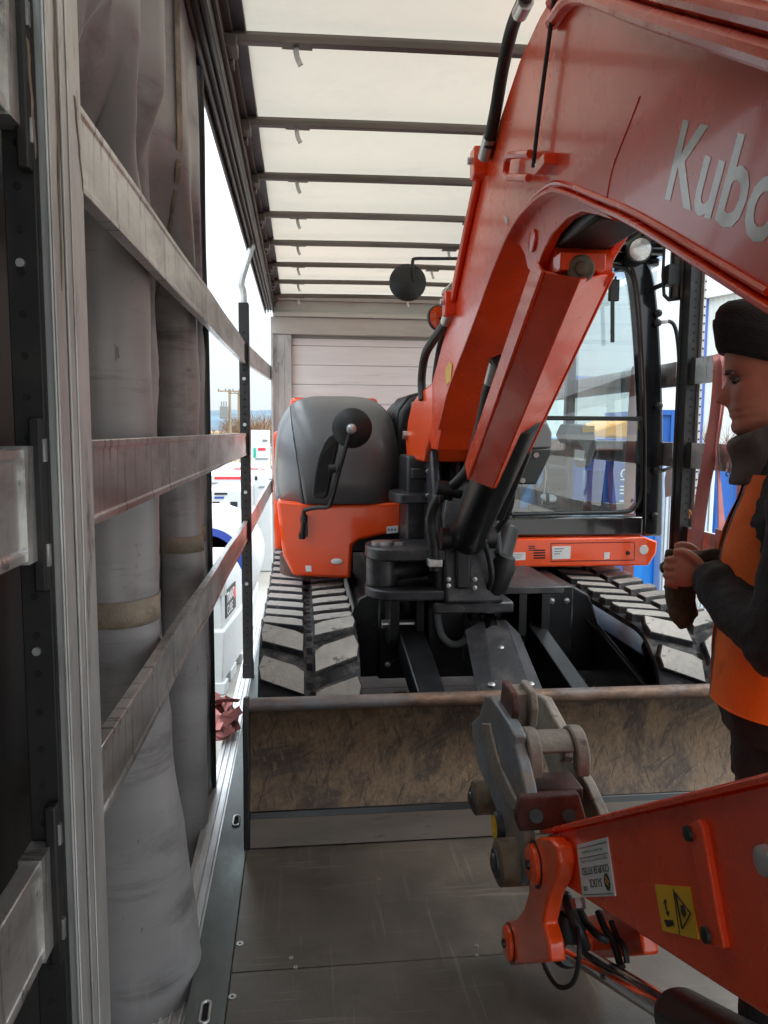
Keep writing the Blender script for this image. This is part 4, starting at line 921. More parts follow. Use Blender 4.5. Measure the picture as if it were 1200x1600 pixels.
# housing right of the post and black rams
MB().cyl((.93, 3.52, .98), (.99, 3.58, 1.14), .065, n=20).build('pivot_housing', 'black', KP, bevel=.02)
MB().lathe((.90, 3.5, .80), (.3, -.2, 1), [(0, .04), (.05, .055), (.17, .058), (.22, .04)], 18).build('hose_boot', 'plastic', KP)
MB().box(.62, 1.0, 3.46, 3.9, .735, .79).build('post_foot', 'cast', KP, bevel=.01)
q = pys([(807, 703), (862, 700), (860, 712), (838, 757), (790, 757), (797, 735)], 3.75)
bk = MB().prism(q, (0, .08, 0)).build('ram_bracket', 'black', E, bevel=.008)
MB().prism(pys([(838, 657), (856, 660), (863, 676), (863, 700), (815, 702), (820, 690)], 3.77), (0, .1, 0)).build('bracket_cover', 'greyplastic', bk, bevel=.01)
for px, py in ((838, 711), (817, 751)): MB().cyl(PY(px, py, 3.75), PY(px, py, 3.735), .014, n=8).build('bolt', 'zinc', bk)
# boom ram: barrel, rod eye and orange guard
lo, hi = V((.765, 3.42, 1.10)), V((.735, 2.03, 2.0))
ax = (hi-lo).normalized()
ram = MB().lathe(lo, ax, [(-.02, .05), (0, .085), (.06, .09), (.10, .082), (1.0, .082), (1.02, .06)], 28).build('boom_ram', 'black', E)
MB().cyl(lo+ax*1.0, hi, .035, n=18).build('ram_rod', 'chrome', ram)
MB().cyl(V((.64, lo.y, lo.z)), V((.89, lo.y, lo.z)), .05, n=20).build('ram_pin', 'black', ram)
MB().bar(lo+ax*.28+V((.085, 0, -.02)), lo+ax*.80+V((.075, 0, .0)), .04, .07).build('ram_side_pipe', 'black', ram, bevel=.01)
gu = [PY(852, 425, 2.0), PY(906, 437, 1.90), PY(957, 428, 2.0)]
gl = [PY(734, 750, 2.92), PY(770, 764, 2.84), PY(802, 755, 2.92)]
th = V((0, .012, .008)); b = MB()
for i in range(2):
    q = [gu[i], gu[i+1], gl[i+1], gl[i]]; b.add(q+[v+th for v in q], [(0, 1, 2, 3), (7, 6, 5, 4), (0, 4, 5, 1), (1, 5, 6, 2), (2, 6, 7, 3), (3, 7, 4, 0)])
# returns along both sides
for i, s in ((0, .01), (2, -.01)):
    back = V((s, .10, .06)); q = [gu[i], gl[i], gl[i]+back, gu[i]+back]; t2 = V((-s*.8, 0, 0))
    b.add(q+[v-V((s, 0, 0)) for v in q], [(0, 1, 2, 3), (7, 6, 5, 4), (0, 4, 5, 1), (1, 5, 6, 2), (2, 6, 7, 3), (3, 7, 4, 0)])
GU = b.build('ram_guard', 'boom_orange', E, bevel=.004)
def scr(pts, r=.0016):
    MB().tube([gl[1].lerp(gu[1], t)+V((s*.1, -.004-abs(s)*-.07, 0)) for t, s in pts], r, 5).build('scratch', 'wirebrown', GU)

# ---------------------------------------------------------------- boom
lowp = [(3.35, 1.60), (3.24, 1.684), (3.109, 1.776), (2.74, 1.945), (2.48, 2.073), (2.36, 2.127), (2.259, 2.163), (2.16, 2.183), (2.073, 2.187), (1.99, 2.186), (1.914, 2.178), (1.819, 2.152), (1.577, 2.047), (1.389, 1.963), (.982, 1.756), (.42, 1.47), (.28, 1.42), (.19, 1.43), (.14, 1.50), (.16, 1.58), (.25, 1.64)]
topp = [(.8, 2.02), (1.2, 2.27), (1.55, 2.49), (1.75, 2.595), (1.9, 2.645), (2.05, 2.645), (2.22, 2.62), (2.62, 2.47), (2.84, 2.31), (3.10, 2.085), (3.34, 1.97), (3.62, 1.80), (3.72, 1.62), (3.6, 1.5), (3.45, 1.5)]
BM = MB().prism([(BX0, y, z) for y, z in lowp+topp], (BX1-BX0, 0, 0)).build('boom', 'boom_orange', E, bevel=.006, sharp=30)
# weld lip along the lower edge
lip = [V((BX0-.002, y, z+.012)) for y, z in lowp[:15]]
MB().tube(lip, .006, 6, k=3).build('weld_bead', 'boom_orange', BM)
b = MB(); fl = [V((0, y, z)) for y, z in lowp[:16]]; fl = spline(fl, 3); rings = []
for p in fl: rings.append([(BX0-.014, p.y, p.z), (BX1+.014, p.y, p.z), (BX1+.014, p.y, p.z-.011), (BX0-.014, p.y, p.z-.011)])
b.loft(rings); b.build('lower_flange', 'boom_orange', BM, bevel=.003)
# butt weld seam across the side
b = MB().tube(pxs([(1000, 150), (985, 190), (958, 260), (948, 310)], BX0-.0005), .0014, 5); b.build('weld_bead', 'boom_orange', BM)
# foot yoke
A_, B_ = (.655, 3.30), (.565, 4.05)
fy = [(688, 580), (676, 596), (655, 612), (643, 630), (637, 655), (633, 690), (635, 717), (660, 722), (664, 700), (672, 680), (682, 670), (698, 662), (702, 640), (700, 612), (694, 596)]
FY = MB().prism([PN(a, c, A_, B_) for a, c in fy], (.30, 0, 0)).build('boom_foot', 'orange', E, bevel=.014, seg=3)
p = PN(634, 680, A_, B_); MB().cyl(p+V((-.02, -.03, 0)), p+V((.02, -.03, 0)), .022, n=8).build('foot_bolt', 'zinc', FY)
# bracket cheeks for the ram eye
ck = [(779, 412), (790, 388), (806, 358), (830, 325), (860, 303), (885, 297), (935, 322), (960, 345), (935, 337), (908, 331), (884, 342), (862, 366), (848, 395), (838, 420), (831, 427), (824, 420), (820, 400), (812, 384), (802, 380), (792, 392)]
ckp = pxs(ck, .638)
CK = MB().prism(ckp, (.026, 0, 0)).build('ram_cheek', 'boom_orange', BM, bevel=.004)
MB().prism([p+V((.178, 0, 0)) for p in ckp], (.026, 0, 0)).build('ram_cheek', 'boom_orange', BM, bevel=.004)
p = PX(834, 376, .638); MB().lathe(p, (-1, 0, 0), [(0, .03), (.006, .03), (.008, .026)], 24).build('pin_cap', 'boom_orange', CK)
pe = V((.735, 2.03, 2.02)); 
MB().cyl((.664, pe.y, pe.z), (.815, pe.y, pe.z), .05, n=24).build('ram_eye', 'boom_orange', BM)
p = PY(908, 420, 1.93); q = MB().lathe(p, (-.15, -1, -.1), [(-.05, .035), (0, .035), (.006, .03), (.008, .018), (.016, .016), (.018, .01)], 20).build('grease_cap', 'wirebrown', BM)
MB().obox(PY(905, 412, 1.96), V((.06, 0, 0)), V((0, .03, .0)), V((0, .0, .022))).build('eye_plate', 'boom_orange', BM, bevel=.004)
MB().box(.668, .812, 1.72, 2.10, 2.06, 2.165).build('cavity_shade_block', 'plastic', BM, bevel=.01)  # added black box that stands in for shadow in the boom cavity
# steel pipes and hoses on the boom
b = MB()
for dx, dz in ((0, 0), (.0, .035)):
    b.tube([PX(750, 268+dz*0, .608)+V((0, 0, dz*.6)), PX(728, 370, .608)+V((0, 0, dz*.6)), PX(706, 478, .608)+V((0, 0, dz*.6))], .012, 10)
b.build('boom_pipe', 'boom_orange', BM)
for px, py in ((750, 262), (704, 480)):
    p = PX(px, py, .605); MB().box(p.x-.028, p.x+.04, p.y-.035, p.y+.035, p.z-.035, p.z+.06).build('pipe_clamp', 'boom_orange', BM, bevel=.006)
    MB().cyl(p+V((-.03, -.0, .02)), p+V((-.042, -.0, .02)), .012, n=6).build('bolt', 'zinc', BM)
b = MB().tube(pxs([(826, -12), (815, 8), (800, 45), (785, 110), (775, 170), (763, 228)], .60), .019, 12); b.build('boom_hose', 'hose', BM)
for px, py, qx, qy in ((822, 2, 812, 22), (766, 214, 757, 246)): MB().cyl(PX(px, py, .60), PX(qx, qy, .60), .022, n=12).build('hose_fitting', 'zinc', BM)
b = MB()
b.tube([PX(703, 486, .61), PX(694, 508, .61), PX(676, 533, .60), PX(664, 556, .60), PX(659, 590, .60), PX(660, 625, .60)], .021, 10)
b.build('boom_hose', 'hose', BM)
MB().cyl(PX(705, 480, .61), PX(697, 503, .61), .024, n=12).build('hose_fitting', 'zinc', BM)
MB().tube([PX(698, 505, .66), PX(688, 545, .66), PX(681, 590, .66), PX(680, 625, .66)], .019, 10).build('boom_hose', 'hose', BM)
MB().tube(pxs([(868, -20), (858, 60), (846, 150), (838, 215), (833, 262)], .598), .0055, 8).build('control_cable', 'plastic', BM)
u_ = pxs([(828, 240), (796, 243), (792, 252), (790, 270), (793, 277), (826, 278)], .597); MB().tube(u_, .010, 8, smooth=False).build('cable_bracket', 'boom_orange', BM)
p = PX(848, 258, .60); MB().box(p.x-.012, p.x+.025, p.y-.05, p.y+.03, p.z-.014, p.z+.014).build('cable_block', 'boom_orange', BM, bevel=.003)
# pipes along the top edge of the boom
for dz, r_ in ((.0, .018), (.045, .018), (.085, .014)):
    MB().tube([(BX0-.012, 1.9, 2.56+dz), (BX0-.012, 1.72, 2.525+dz), (BX0-.012, 1.36, 2.30+dz), (BX0-.012, 1.0, 2.075+dz), (BX0-.012, .5, 1.76+dz)], r_, 10).build('boom_pipe', 'boom_orange', BM)
# lettering, reading down towards the boom tip
kd = (PX(1160, 205, BX0)-PX(1062, 176, BX0)); ku = PX(1098, 180, BX0)-PX(1066, 322, BX0)
lettering('Kubota', .168, 'decal', PX(1036, 306, BX0-.0006), kd+(PX(1148, 354, BX0)-PX(1066, 322, BX0)), ku, BM, cx=.96, ext=.0002, bold=.003)
p = PX(700, 582, .645); MB().prism(pxs([(702, 565), (706, 570), (704, 595), (697, 602), (696, 578)], .617), (.002, 0, 0)).build('sticker', 'yellow', BM)
MB().prism(pxs([(788, 335), (793, 342), (793, 352), (789, 346)], .618), (.002, 0, 0)).build('sticker', 'label', BM)
# big hose from the ram guard down to the king post
hp = [PY(777, 572, 2.75), PY(770, 590, 2.78), PY(762, 615, 2.85), PY(755, 650, 2.95), PY(745, 690, 3.08), PY(733, 730, 3.2), PY(713, 755, 3.28), PY(690, 773, 3.34), PY(677, 795, 3.38), PY(673, 820, 3.4), PY(677, 850, 3.4), PY(679, 890, 3.42)]
MB().tube(hp, .024, 12).build('ram_hose', 'hose', E)
MB().cyl(PY(776, 568, 2.75), PY(768, 600, 2.79), .028, n=12).build('hose_fitting', 'zinc', E)
MB().cyl(PY(770, 572, 2.74), PY(786, 565, 2.74), .03, n=12).build('hose_elbow', 'black', E)
p = PY(679, 878, 3.41); MB().box(p.x-.032, p.x+.032, p.y-.03, p.y+.03, p.z-.02, p.z+.015).build('hose_clamp', 'zinc', E, bevel=.004)
p = PY(700, 768, 3.31); MB().cyl(p+V((-.05, 0, .02)), p+V((.06, 0, -.0)), .034, n=14).build('hose_clamp', 'black', E)
# hoses seen in the gap behind the post
for px, r_ in ((680, .03), (694, .018), (708, .02), (722, .022), (735, .02)):
    MB().tube([PY(px-6, 640, 3.98), PY(px, 700, 3.95), PY(px+3, 760, 3.92), PY(px+4, 830, 3.9)], r_, 10).build('post_hose', 'hose', E)
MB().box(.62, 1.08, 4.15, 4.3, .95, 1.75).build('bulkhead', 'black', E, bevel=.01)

# ---------------------------------------------------------------- arm (stick)
SX0, SX1 = .64, .83
def sx(px, py): p = PX(px, py, SX0); return (p.y, p.z)
st = [sx(866, 1300), sx(1200, 1222)]
e0, e1 = sx(866, 1300), sx(1200, 1222); f0, f1 = sx(884, 1385), sx(1200, 1592)
def ext(a, c, Y): t = (Y-a[0])/(c[0]-a[0]); return (Y, a[1]+(c[1]-a[1])*t)
poly = [sx(852, 1306), e0, e1, ext(e0, e1, .42), (.22, 1.56), (.12, 1.50), (.18, 1.36), ext(f0, f1, .55), f1, f0, sx(868, 1362), sx(850, 1335)]
AR = MB().prism([(SX0, y, z) for y, z in poly], (SX1-SX0, 0, 0)).build('arm', 'boom_orange', E, bevel=.006)
# top flange overhanging the side
tf = [V((0, *sx(850, 1303))), V((0, *e0)), V((0, *e1)), V((0, *ext(e0, e1, .45)))]
MB().loft([[(SX0-.014, p.y, p.z+.012), (SX1+.014, p.y, p.z+.012), (SX1+.014, p.y, p.z-.002), (SX0-.014, p.y, p.z-.002)] for p in tf]).build('arm_flange', 'boom_orange', AR, bevel=.004)
# bracing strip with two pads
bs = [(1072, 1290), (1090, 1280), (1096, 1290), (1122, 1440), (1130, 1482), (1112, 1480), (1098, 1420)]
MB().prism(pxs(bs, SX0-.012), (.014, 0, 0)).build('arm_stiffener', 'boom_orange', AR, bevel=.003)
for px, py in ((1077, 1302), (1105, 1461)): MB().lathe(PX(px, py, SX0-.012), (-1, 0, 0), [(0, .013), (.006, .012), (.008, .006)], 14).build('rubber_pad', 'plastic', AR)
MB().lathe(PX(1200, 1345, SX0-.002), (-1, 0, 0), [(0, .022), (.01, .02), (.014, .01)], 16).build('arm_bolt', 'zinc', AR)
# coupler sticker: printed upside-down as the arm is folded
sp = [(901, 1320), (948, 1308), (961, 1400), (910, 1402)]
cs = MB().prism(pxs(sp, SX0-.0025), (.0025, 0, 0)).build('coupler_sticker', 'label', AR)
S0, S1, S2, S3 = pxs(sp, SX0-.0035)
sxd = (S0-S1).normalized(); syd = (S0-S3).normalized()*-1
def onst(u, v): return S1.lerp(S0, u).lerp(S2.lerp(S3, u), v)   # u from right to left, v from top to bottom
w_ = (S0-S1).length; h_ = (S2-S1).length
for body, cap, u, v, m_, fw_ in (('S-LOCK', .15, .33, .68, 'ink', .40), ('COUPLER FITTED', .14, .07, .45, 'ink', .86), ('Fully Automatic & Non Locking', .045, .08, .325, 'grey_ink', .84), ('No Safety Pin Required', .05, .18, .155, 'green_ink', .66), ('CE', .08, .80, .80, 'ink', .12)):
    lettering(body, cap*h_/.70, m_, onst(u, v), sxd, syd, AR, ext=.0002, fit=fw_*w_)
for va in (.075, .265, .95): MB().prism([onst(.04, va), onst(.96, va), onst(.96, va+.012), onst(.04, va+.012)], (.0004, 0, 0)).build('print', 'ink', cs)
p = onst(.17, .755); MB().lathe(p, (-1, 0, 0), [(0, .017), (.0005, .0165)], 20).build('print', 'ink', cs)
for k in (-1, 1): MB().prism([p+V((-.0008, .010, .004*k)), p+V((-.0008, -.010, .004*k)), p+V((-.0008, -.010, .004*k+.003)), p+V((-.0008, .010, .004*k+.003))], (.0004, 0, 0)).build('print', 'yellow', cs)
# yellow warning sticker
yp = [(1023, 1382), (1077, 1386), (1091, 1468), (1035, 1454)]
ys = MB().prism(pxs(yp, SX0-.0025), (.0025, 0, 0)).build('warning_sticker', 'yellow', AR)
tri = [(1055, 1395), (1079, 1427), (1066, 1451)]
MB().tube(pxs(tri+[tri[0]], SX0-.0034), .0016, 5, smooth=False).build('print', 'ink', ys)
MB().tube(pxs([(1052, 1389), (1062, 1460)], SX0-.003), .0009, 5, smooth=False).build('print', 'ink', ys)
MB().tube(pxs([(1039, 1408), (1043, 1428)], SX0-.003), .0016, 5, smooth=False).build('print', 'ink', ys)
for a_ in ([(1036, 1412), (1039, 1404), (1042, 1411)], [(1040, 1425), (1044, 1433), (1046, 1424)], [(1037, 1437), (1051, 1438), (1053, 1446), (1042, 1449)], [(1063, 1415), (1067, 1413), (1072, 1428), (1068, 1434), (1064, 1426)]):
    MB().prism(pxs(a_, SX0-.0035), (.0006, 0, 0)).build('print', 'ink', ys)
# bucket link (orange, curved), pins, tie-bar
lk = [(826, 1318), (840, 1308), (858, 1309), (870, 1322), (873, 1348), (868, 1378), (858, 1395), (852, 1420), (848, 1442), (856, 1470), (860, 1503), (796, 1509), (786, 1490), (783, 1462), (788, 1440), (806, 1436), (818, 1418), (826, 1390), (822, 1355)]
LK = MB().prism(pxs(lk, .597), (.042, 0, 0)).build('bucket_link', 'orange', AR, bevel=.008, seg=3)
MB().prism([p+V((.236, 0, 0)) for p in pxs(lk, .597)], (.042, 0, 0)).build('bucket_link', 'orange', AR, bevel=.008, seg=3)
for px, py, r_ in ((836, 1350, .05), (797, 1473, .046)):
    p = PX(px, py, .597); MB().lathe(p, (-1, 0, 0), [(0, r_), (.012, r_), (.016, r_*.8)], 24).build('pin_boss', 'orange', LK)
    MB().lathe(p+V((-.0165, 0, 0)), (-1, 0, 0), [(0, .012), (.006, .012), (.008, .006)], 8).build('grease_nipple', 'black', LK)
    MB().cyl(p+V((.03, 0, 0)), p+V((.25, 0, 0)), .035, n=18).build('link_pin', 'orange', LK)
rd0, rd1 = PX(880, 1478, .735), PX(1060, 1588, .735); rax = (rd1-rd0).normalized()
MB().cyl(rd0, rd1+rax*.1, .027, n=22).build('bucket_ram_rod', 'chrome', AR)
MB().lathe(rd1+rax*.0, rax, [(0, .03), (0, .05), (.02, .055), (.8, .055), (.82, .03)], 26).build('bucket_ram', 'black', AR)
MB().lathe(rd0-rax*.06, rax, [(0, .03), (.02, .05), (.09, .052), (.12, .04)], 20).build('rod_eye', 'black', AR)
MB().tube([PX(872, 1420, .70), PX(852, 1455, .66), PX(848, 1500, .66), PX(870, 1540, .66), PX(895, 1535, .67), PX(905, 1490, .68), PX(900, 1430, .70)], .006, 8).build('bucket_hose', 'hose', AR)
MB().tube([PX(955, 1440, .80), PX(965, 1465, .80), PX(975, 1480, .80), PX(980, 1505, .80)], .008, 8).build('bucket_hose', 'hose', AR)
MB().tube([PX(862, 1320, .634), PX(872, 1360, .632), PX(876, 1395, .634)], .012, 8).build('seal', 'hose', AR)
for k in range(3): MB().cyl(PX(868+8*k, 1410, .69), PX(872+8*k, 1425, .69), .012, n=8).build('hose_fitting', 'zinc', AR)
# ---------------------------------------------------------------- quick hitch
HX = .585
ho = [(757, 1087), (748, 1118), (737, 1128), (738, 1150), (741, 1168), (749, 1202), (757, 1222), (768, 1248), (778, 1275), (782, 1305), (784, 1345), (792, 1378), (806, 1385), (819, 1383), (823, 1366), (820, 1320), (815, 1285), (811, 1272), (823, 1256), (818, 1225), (810, 1190), (803, 1165), (804, 1150), (795, 1130), (778, 1104), (766, 1088)]
HT = MB().prism(pxs(ho, HX), (.035, 0, 0)).build('quick_hitch', 'hitchblue', AR, bevel=.006)
ri = [(752, 1130), (756, 1160), (768, 1205), (782, 1240), (800, 1268), (812, 1262), (796, 1232), (780, 1196), (770, 1160), (764, 1130)]
MB().prism(pxs(ri, HX-.010), (.012, 0, 0)).build('hitch_rib', 'weathered', HT, bevel=.005)
MB().prism(pxs([(834, 1084), (848, 1090), (872, 1135), (895, 1190), (915, 1225), (938, 1278), (925, 1300), (880, 1300), (868, 1245), (852, 1190), (838, 1130)], .80), (.032, 0, 0)).build('hitch_cheek', 'weathered', HT, bevel=.006)
for px, py, r_, d in ((760, 1246, .052, .04), (806, 1346, .062, .05)):
    p = PX(px, py, HX); o = MB().lathe(p+V((.03, 0, 0)), (-1, 0, 0), [(0, r_), (d+.03, r_), (d+.035, r_*.85)], 28).build('pin_boss', 'wirebrown', HT)
    MB().lathe(p+V((-d-.0055, 0, 0)), (-1, 0, 0), [(0, r_*.62), (.006, r_*.6), (.006, r_*.42), (.012, r_*.36)], 22).build('pin_end', 'cast', o)
    MB().cyl(p, p+V((.27, 0, 0)), r_*.7, n=20).build('hitch_pin', 'cast', HT)
p = PX(783, 1292, HX); o = MB().lathe(p, (-1, 0, 0), [(0, .045), (.015, .045), (.02, .04)], 24).build('maker_cap', 'cast', HT)
MB().lathe(p+V((-.0205, 0, 0)), (-1, 0, 0), [(0, .034), (.0008, .034), (.0008, .026)], 20).build('cap_ring', 'yellow', o)
lettering('S', .05, 'yellow', p+V((-.022, .012, -.016)), (0, -1, 0), (0, 0, 1), HT)
# claws between the cheeks
def bl(pts, Y, d, m_, nm, bev=.006): return MB().prism(pys(pts, Y), (0, d, 0)).build(nm, m_, HT, bevel=bev)
def arcpts(c, r0_, r1_, a0, a1, n=12):
    o = [(c[0]+r1_*math.cos(a0+(a1-a0)*i/n), c[1]+r1_*math.sin(a0+(a1-a0)*i/n)) for i in range(n+1)]
    return o+[(c[0]+r0_*math.cos(a1+(a0-a1)*i/n), c[1]+r0_*math.sin(a1+(a0-a1)*i/n)) for i in range(n+1)]
pc = PY(812, 1110, 2.12)
for k, (x_, m_) in enumerate(((pc.x-.035, 'redrust'), (pc.x+.02, 'weathered'))):
    MB().prism([(x_, pc.y-.03, pc.z-.07), (x_, pc.y-.05, pc.z+.02), (x_, pc.y-.03, pc.z+.065), (x_, pc.y+.07, pc.z+.07), (x_, pc.y+.10, pc.z-.02), (x_, pc.y+.05, pc.z-.08)], (.022, 0, 0)).build('hook_plate', m_, HT, bevel=.005)
MB().box(pc.x-.02, pc.x+.025, pc.y+.0, pc.y+.09, pc.z-.08, pc.z+.05).build('hook_block', 'weathered', HT, bevel=.004)
sc_ = PX(822, 1182, .632); rr0, rr1 = .036, .082
for x_, w_2 in ((sc_.x-.012, .038), (sc_.x+.122, .038)):
    MB().prism([(x_, sc_.y+a, sc_.z+c) for a, c in arcpts((0, 0), rr0, rr1, R(-40), R(205), 16)], (w_2, 0, 0)).build('saddle_claw', 'weathered', HT, bevel=.006)
MB().prism([(sc_.x+.022, sc_.y+a, sc_.z+c) for a, c in arcpts((0, 0), .042, .072, R(10), R(150), 10)], (.098, 0, 0)).build('saddle_bridge', 'weathered', HT, bevel=.005)
MB().box(HX+.05, HX+.20, sc_.y-.05, sc_.y+.06, sc_.z-.13, sc_.z-.075).build('latch_block', 'redrust', HT, bevel=.006)
q = [(814, 1246), (905, 1240), (912, 1262), (918, 1284), (905, 1296), (812, 1300), (806, 1280)]
MB().prism(pys(q, 1.86), (0, .03, 0)).build('cross_plate', 'redrust', HT, bevel=.006)
for px in (838, 890): MB().cyl(PY(px, 1275, 1.858), PY(px, 1275, 1.85), .018, n=16).build('plate_bolt', 'black', HT)

# ---------------------------------------------------------------- small fittings
def bolt(p, ax, r_=.014, par=E, m_='zinc'): MB().lathe(p, ax, [(0, r_*1.5), (.003, r_*1.5), (.0031, r_), (.010, r_), (.012, r_*.6)], 6).build('bolt', m_, par)
for px, py in ((701, 905), (742, 905), (701, 1000-85), (742, 918)): bolt(PY(px, py, 3.438), (0, -1, 0), .008, KP)
for z_ in (1.08, 1.2, 1.32, 1.44): bolt(V((.631, 3.74, z_-.05)), (-1, 0, 0), .009, KP)
for z_ in (.80, 1.045): MB().cyl((.39, 3.62, z_-(.012 if z_ < 1 else 0)), (.39, 3.62, z_+(.0 if z_ < 1 else .014)), .05, n=20).build('pin_cap', 'zinc' if z_ > 1 else 'cast', KP)
def corr(pts, r_, nm='conduit'):
    n_ = 260; sp = spline(pts, 60); MB().tube(sp, lambda t: r_*(1+.09*math.sin(t*len(sp)*.9)), 10, smooth=False).build(nm, 'plastic', E)
corr([PY(676, 655, 3.88), PY(680, 700, 3.84), PY(684, 740, 3.80), PY(688, 775, 3.78)], .026)
corr([PY(700, 660, 3.86), PY(703, 710, 3.84), PY(704, 765, 3.80)], .018)
MB().tube([PY(712, 660, 3.8), PY(716, 720, 3.76), PY(708, 780, 3.6), PY(703, 830, 3.5), PY(708, 862, 3.46)], .012, 8).build('post_hose', 'hose', E)
MB().tube([PY(738, 800, 3.33), PY(752, 835, 3.36), PY(764, 870, 3.40), PY(768, 905, 3.42), PY(758, 932, 3.5)], .014, 8).build('post_hose', 'hose', E)
MB().tube([PY(790, 742, 3.05), PY(800, 770, 3.2), PY(792, 805, 3.35), PY(775, 830, 3.42)], .016, 8).build('post_hose', 'hose', E)
p = PY(694, 772, 3.33); MB().lathe(p, (1, 0, .2), [(-.03, .02), (-.028, .036), (-.012, .036), (-.01, .028), (.01, .028), (.012, .036), (.028, .036), (.03, .02)], 16).build('hose_coupling', 'black', E)
for k in range(6):
    a_ = R(20+60*k); bolt(lo+ax*.075+V((.07*math.cos(a_), -.05, .06*math.sin(a_))), (0, -1, .3), .007, ram, 'black')
# hydraulic clutter around the bucket link
MB().lathe(PX(886, 1448, .70), (.1, .3, 1), [(-.035, .02), (-.03, .045), (.0, .05), (.035, .046), (.045, .02)], 16).build('rod_gland', 'plastic', AR)
MB().tube([PX(884, 1400, .70), PX(892, 1425, .69), PX(905, 1455, .70), PX(915, 1480, .72)], .015, 10).build('bucket_hose', 'hose', AR)
MB().tube([PX(900, 1405, .72), PX(915, 1440, .73), PX(935, 1462, .74), PX(948, 1470, .76)], .010, 8).build('bucket_hose', 'hose', AR)
MB().tube([PX(935, 1425, .78), PX(945, 1450, .78), PX(960, 1475, .79), PX(967, 1500, .79), PX(972, 1512, .79)], .010, 8).build('bucket_hose', 'hose', AR)
for px, py in ((884, 1398), (902, 1404)): MB().cyl(PX(px, py, .70), PX(px+3, py+16, .70), .019, n=8).build('hose_fitting', 'zinc', AR)
# grease smears round the link pins
for px, py, r_ in ((836, 1350, .058), (797, 1473, .052)):
    p = PX(px, py, .5965); MB().lathe(p, (-1, 0, 0), [(.0, r_*1.02), (.0012, r_)], 20).build('grease_ring', 'black', LK)
# worn decal bars along the hood flank
for k, (z0_, z1_) in enumerate(((1.02, 1.06), (1.34, 1.50))): MB().prism([(-.1592, 4.80, z0_), (-.1592, 5.6, z0_+.03), (-.1592, 5.6, z1_+.03), (-.1592, 4.86, z1_)], (.0008, 0, 0)).build('flank_decal', 'label', E)
# hoses and bolts in the undercarriage gap
MB().tube([(.52, 3.84, .70), (.55, 3.80, .55), (.50, 3.82, .42), (.46, 3.9, .36)], .012, 8).build('frame_hose', 'hose', E)
MB().tube([(1.18, 3.85, .74), (1.20, 3.80, .62), (1.12, 3.78, .52), (1.02, 3.8, .50)], .012, 8).build('frame_hose', 'hose', E)
for x_ in (.45, .58, 1.2, 1.32, 1.40):
    for z_ in (.38, .70): bolt(V((x_, 3.858, z_)), (0, -1, 0), .011, E)

# ================================================================== PERSON
PB = V((1.074, 1.60, 0)); PF = V((-.883, .469, 0)); PLf = V((-.469, -.883, 0))
def L3(a, b_, z): return PB+PF*a+PLf*b_+V((0, 0, z))
PE = thing('person', tuple(PB), 'man in black beanie, dark jacket and orange hi-vis vest, looking down at his gloves', 'person')
def ering(ac, bc, z, hf, hb_, hw, n=40, ex=2.3, tilt=0):
    out = []
    for i in range(n):
        t = 2*math.pi*i/n; c, s = math.cos(t), math.sin(t)
        a = (hf if c > 0 else hb_)*sgn(c, 2/ex); bb = hw*sgn(s, 2/ex)
        out.append(L3(ac+a, bc+bb, z+tilt*a))
    return out
HS_ = .955; HT_ = R(10); HP = (0.0, 1.60)                # head nods about the neck
def nod(a, z):
    da, dz = a-HP[0], z-HP[1]
    return HP[0]+da*math.cos(HT_)+dz*math.sin(HT_), HP[1]+dz*math.cos(HT_)-da*math.sin(HT_)
HEAD = [(1.46, .05, .075, .062), (1.52, .052, .08, .06), (1.56, .055, .083, .06), (1.583, .078, .085, .060), (1.594, .098, .087, .058), (1.604, .107, .089, .060), (1.618, .108, .092, .064), (1.631, .101, .095, .066), (1.638, .108, .096, .067), (1.644, .108, .097, .067), (1.648, .102, .098, .068), (1.653, .109, .098, .068), (1.661, .107, .099, .069), (1.668, .103, .10, .07), (1.680, .102, .102, .072), (1.695, .100, .104, .073), (1.71, .096, .105, .074), (1.725, .092, .106, .075), (1.735, .096, .107, .076), (1.745, .103, .107, .076), (1.76, .104, .107, .077), (1.785, .100, .105, .077), (1.81, .088, .098, .073), (1.83, .068, .084, .062), (1.845, .045, .06, .045), (1.853, .015, .02, .015)]
def nose(z):
    P = [(1.660, 0), (1.668, .015), (1.676, .031), (1.684, .033), (1.700, .024), (1.715, .015), (1.73, .010), (1.745, .003), (1.75, 0)]
    for (z0, v0), (z1, v1) in zip(P, P[1:]):
        if z0 <= z <= z1: return v0+(v1-v0)*(z-z0)/(z1-z0)
    return 0
def head_ring(z, hf, hb_, hw, n=96, grow=0, tilt=0):
    out = []
    for i in range(n):
        t = 2*math.pi*i/n; c, s = math.cos(t), math.sin(t)
        t2 = t
        a = ((hf if c > 0 else hb_)+grow)*sgn(c, .92); bb = (hw+grow)*sgn(s, .86)
        if c > 0 and not grow:
            a += nose(z)*math.exp(-(bb/.0125)**2)
            if 1.712 < z < 1.738: a -= .008*math.exp(-((abs(bb)-.032)/.012)**2)
            a += .004*math.exp(-((abs(bb)-.045)/.02)**2)*math.exp(-((z-1.69)/.02)**2)
        a2, z2 = nod(a*HS_, 1.60+(z+tilt*a-1.60)*HS_ if z > 1.6 else z); out.append(L3(a2+.012, bb*HS_, z2))
    return out
hs = []
for k in range(len(HEAD)-1):
    z0, *p0 = HEAD[k]; z1, *p1 = HEAD[k+1]; m_ = 3 if z1 < 1.76 else 2
    for j in range(m_):
        t = j/m_; hs.append((z0+(z1-z0)*t, *[u+(w-u)*t for u, w in zip(p0, p1)]))
hs.append(HEAD[-1])
bd = MB(); bd.loft([head_ring(*h) for h in hs])
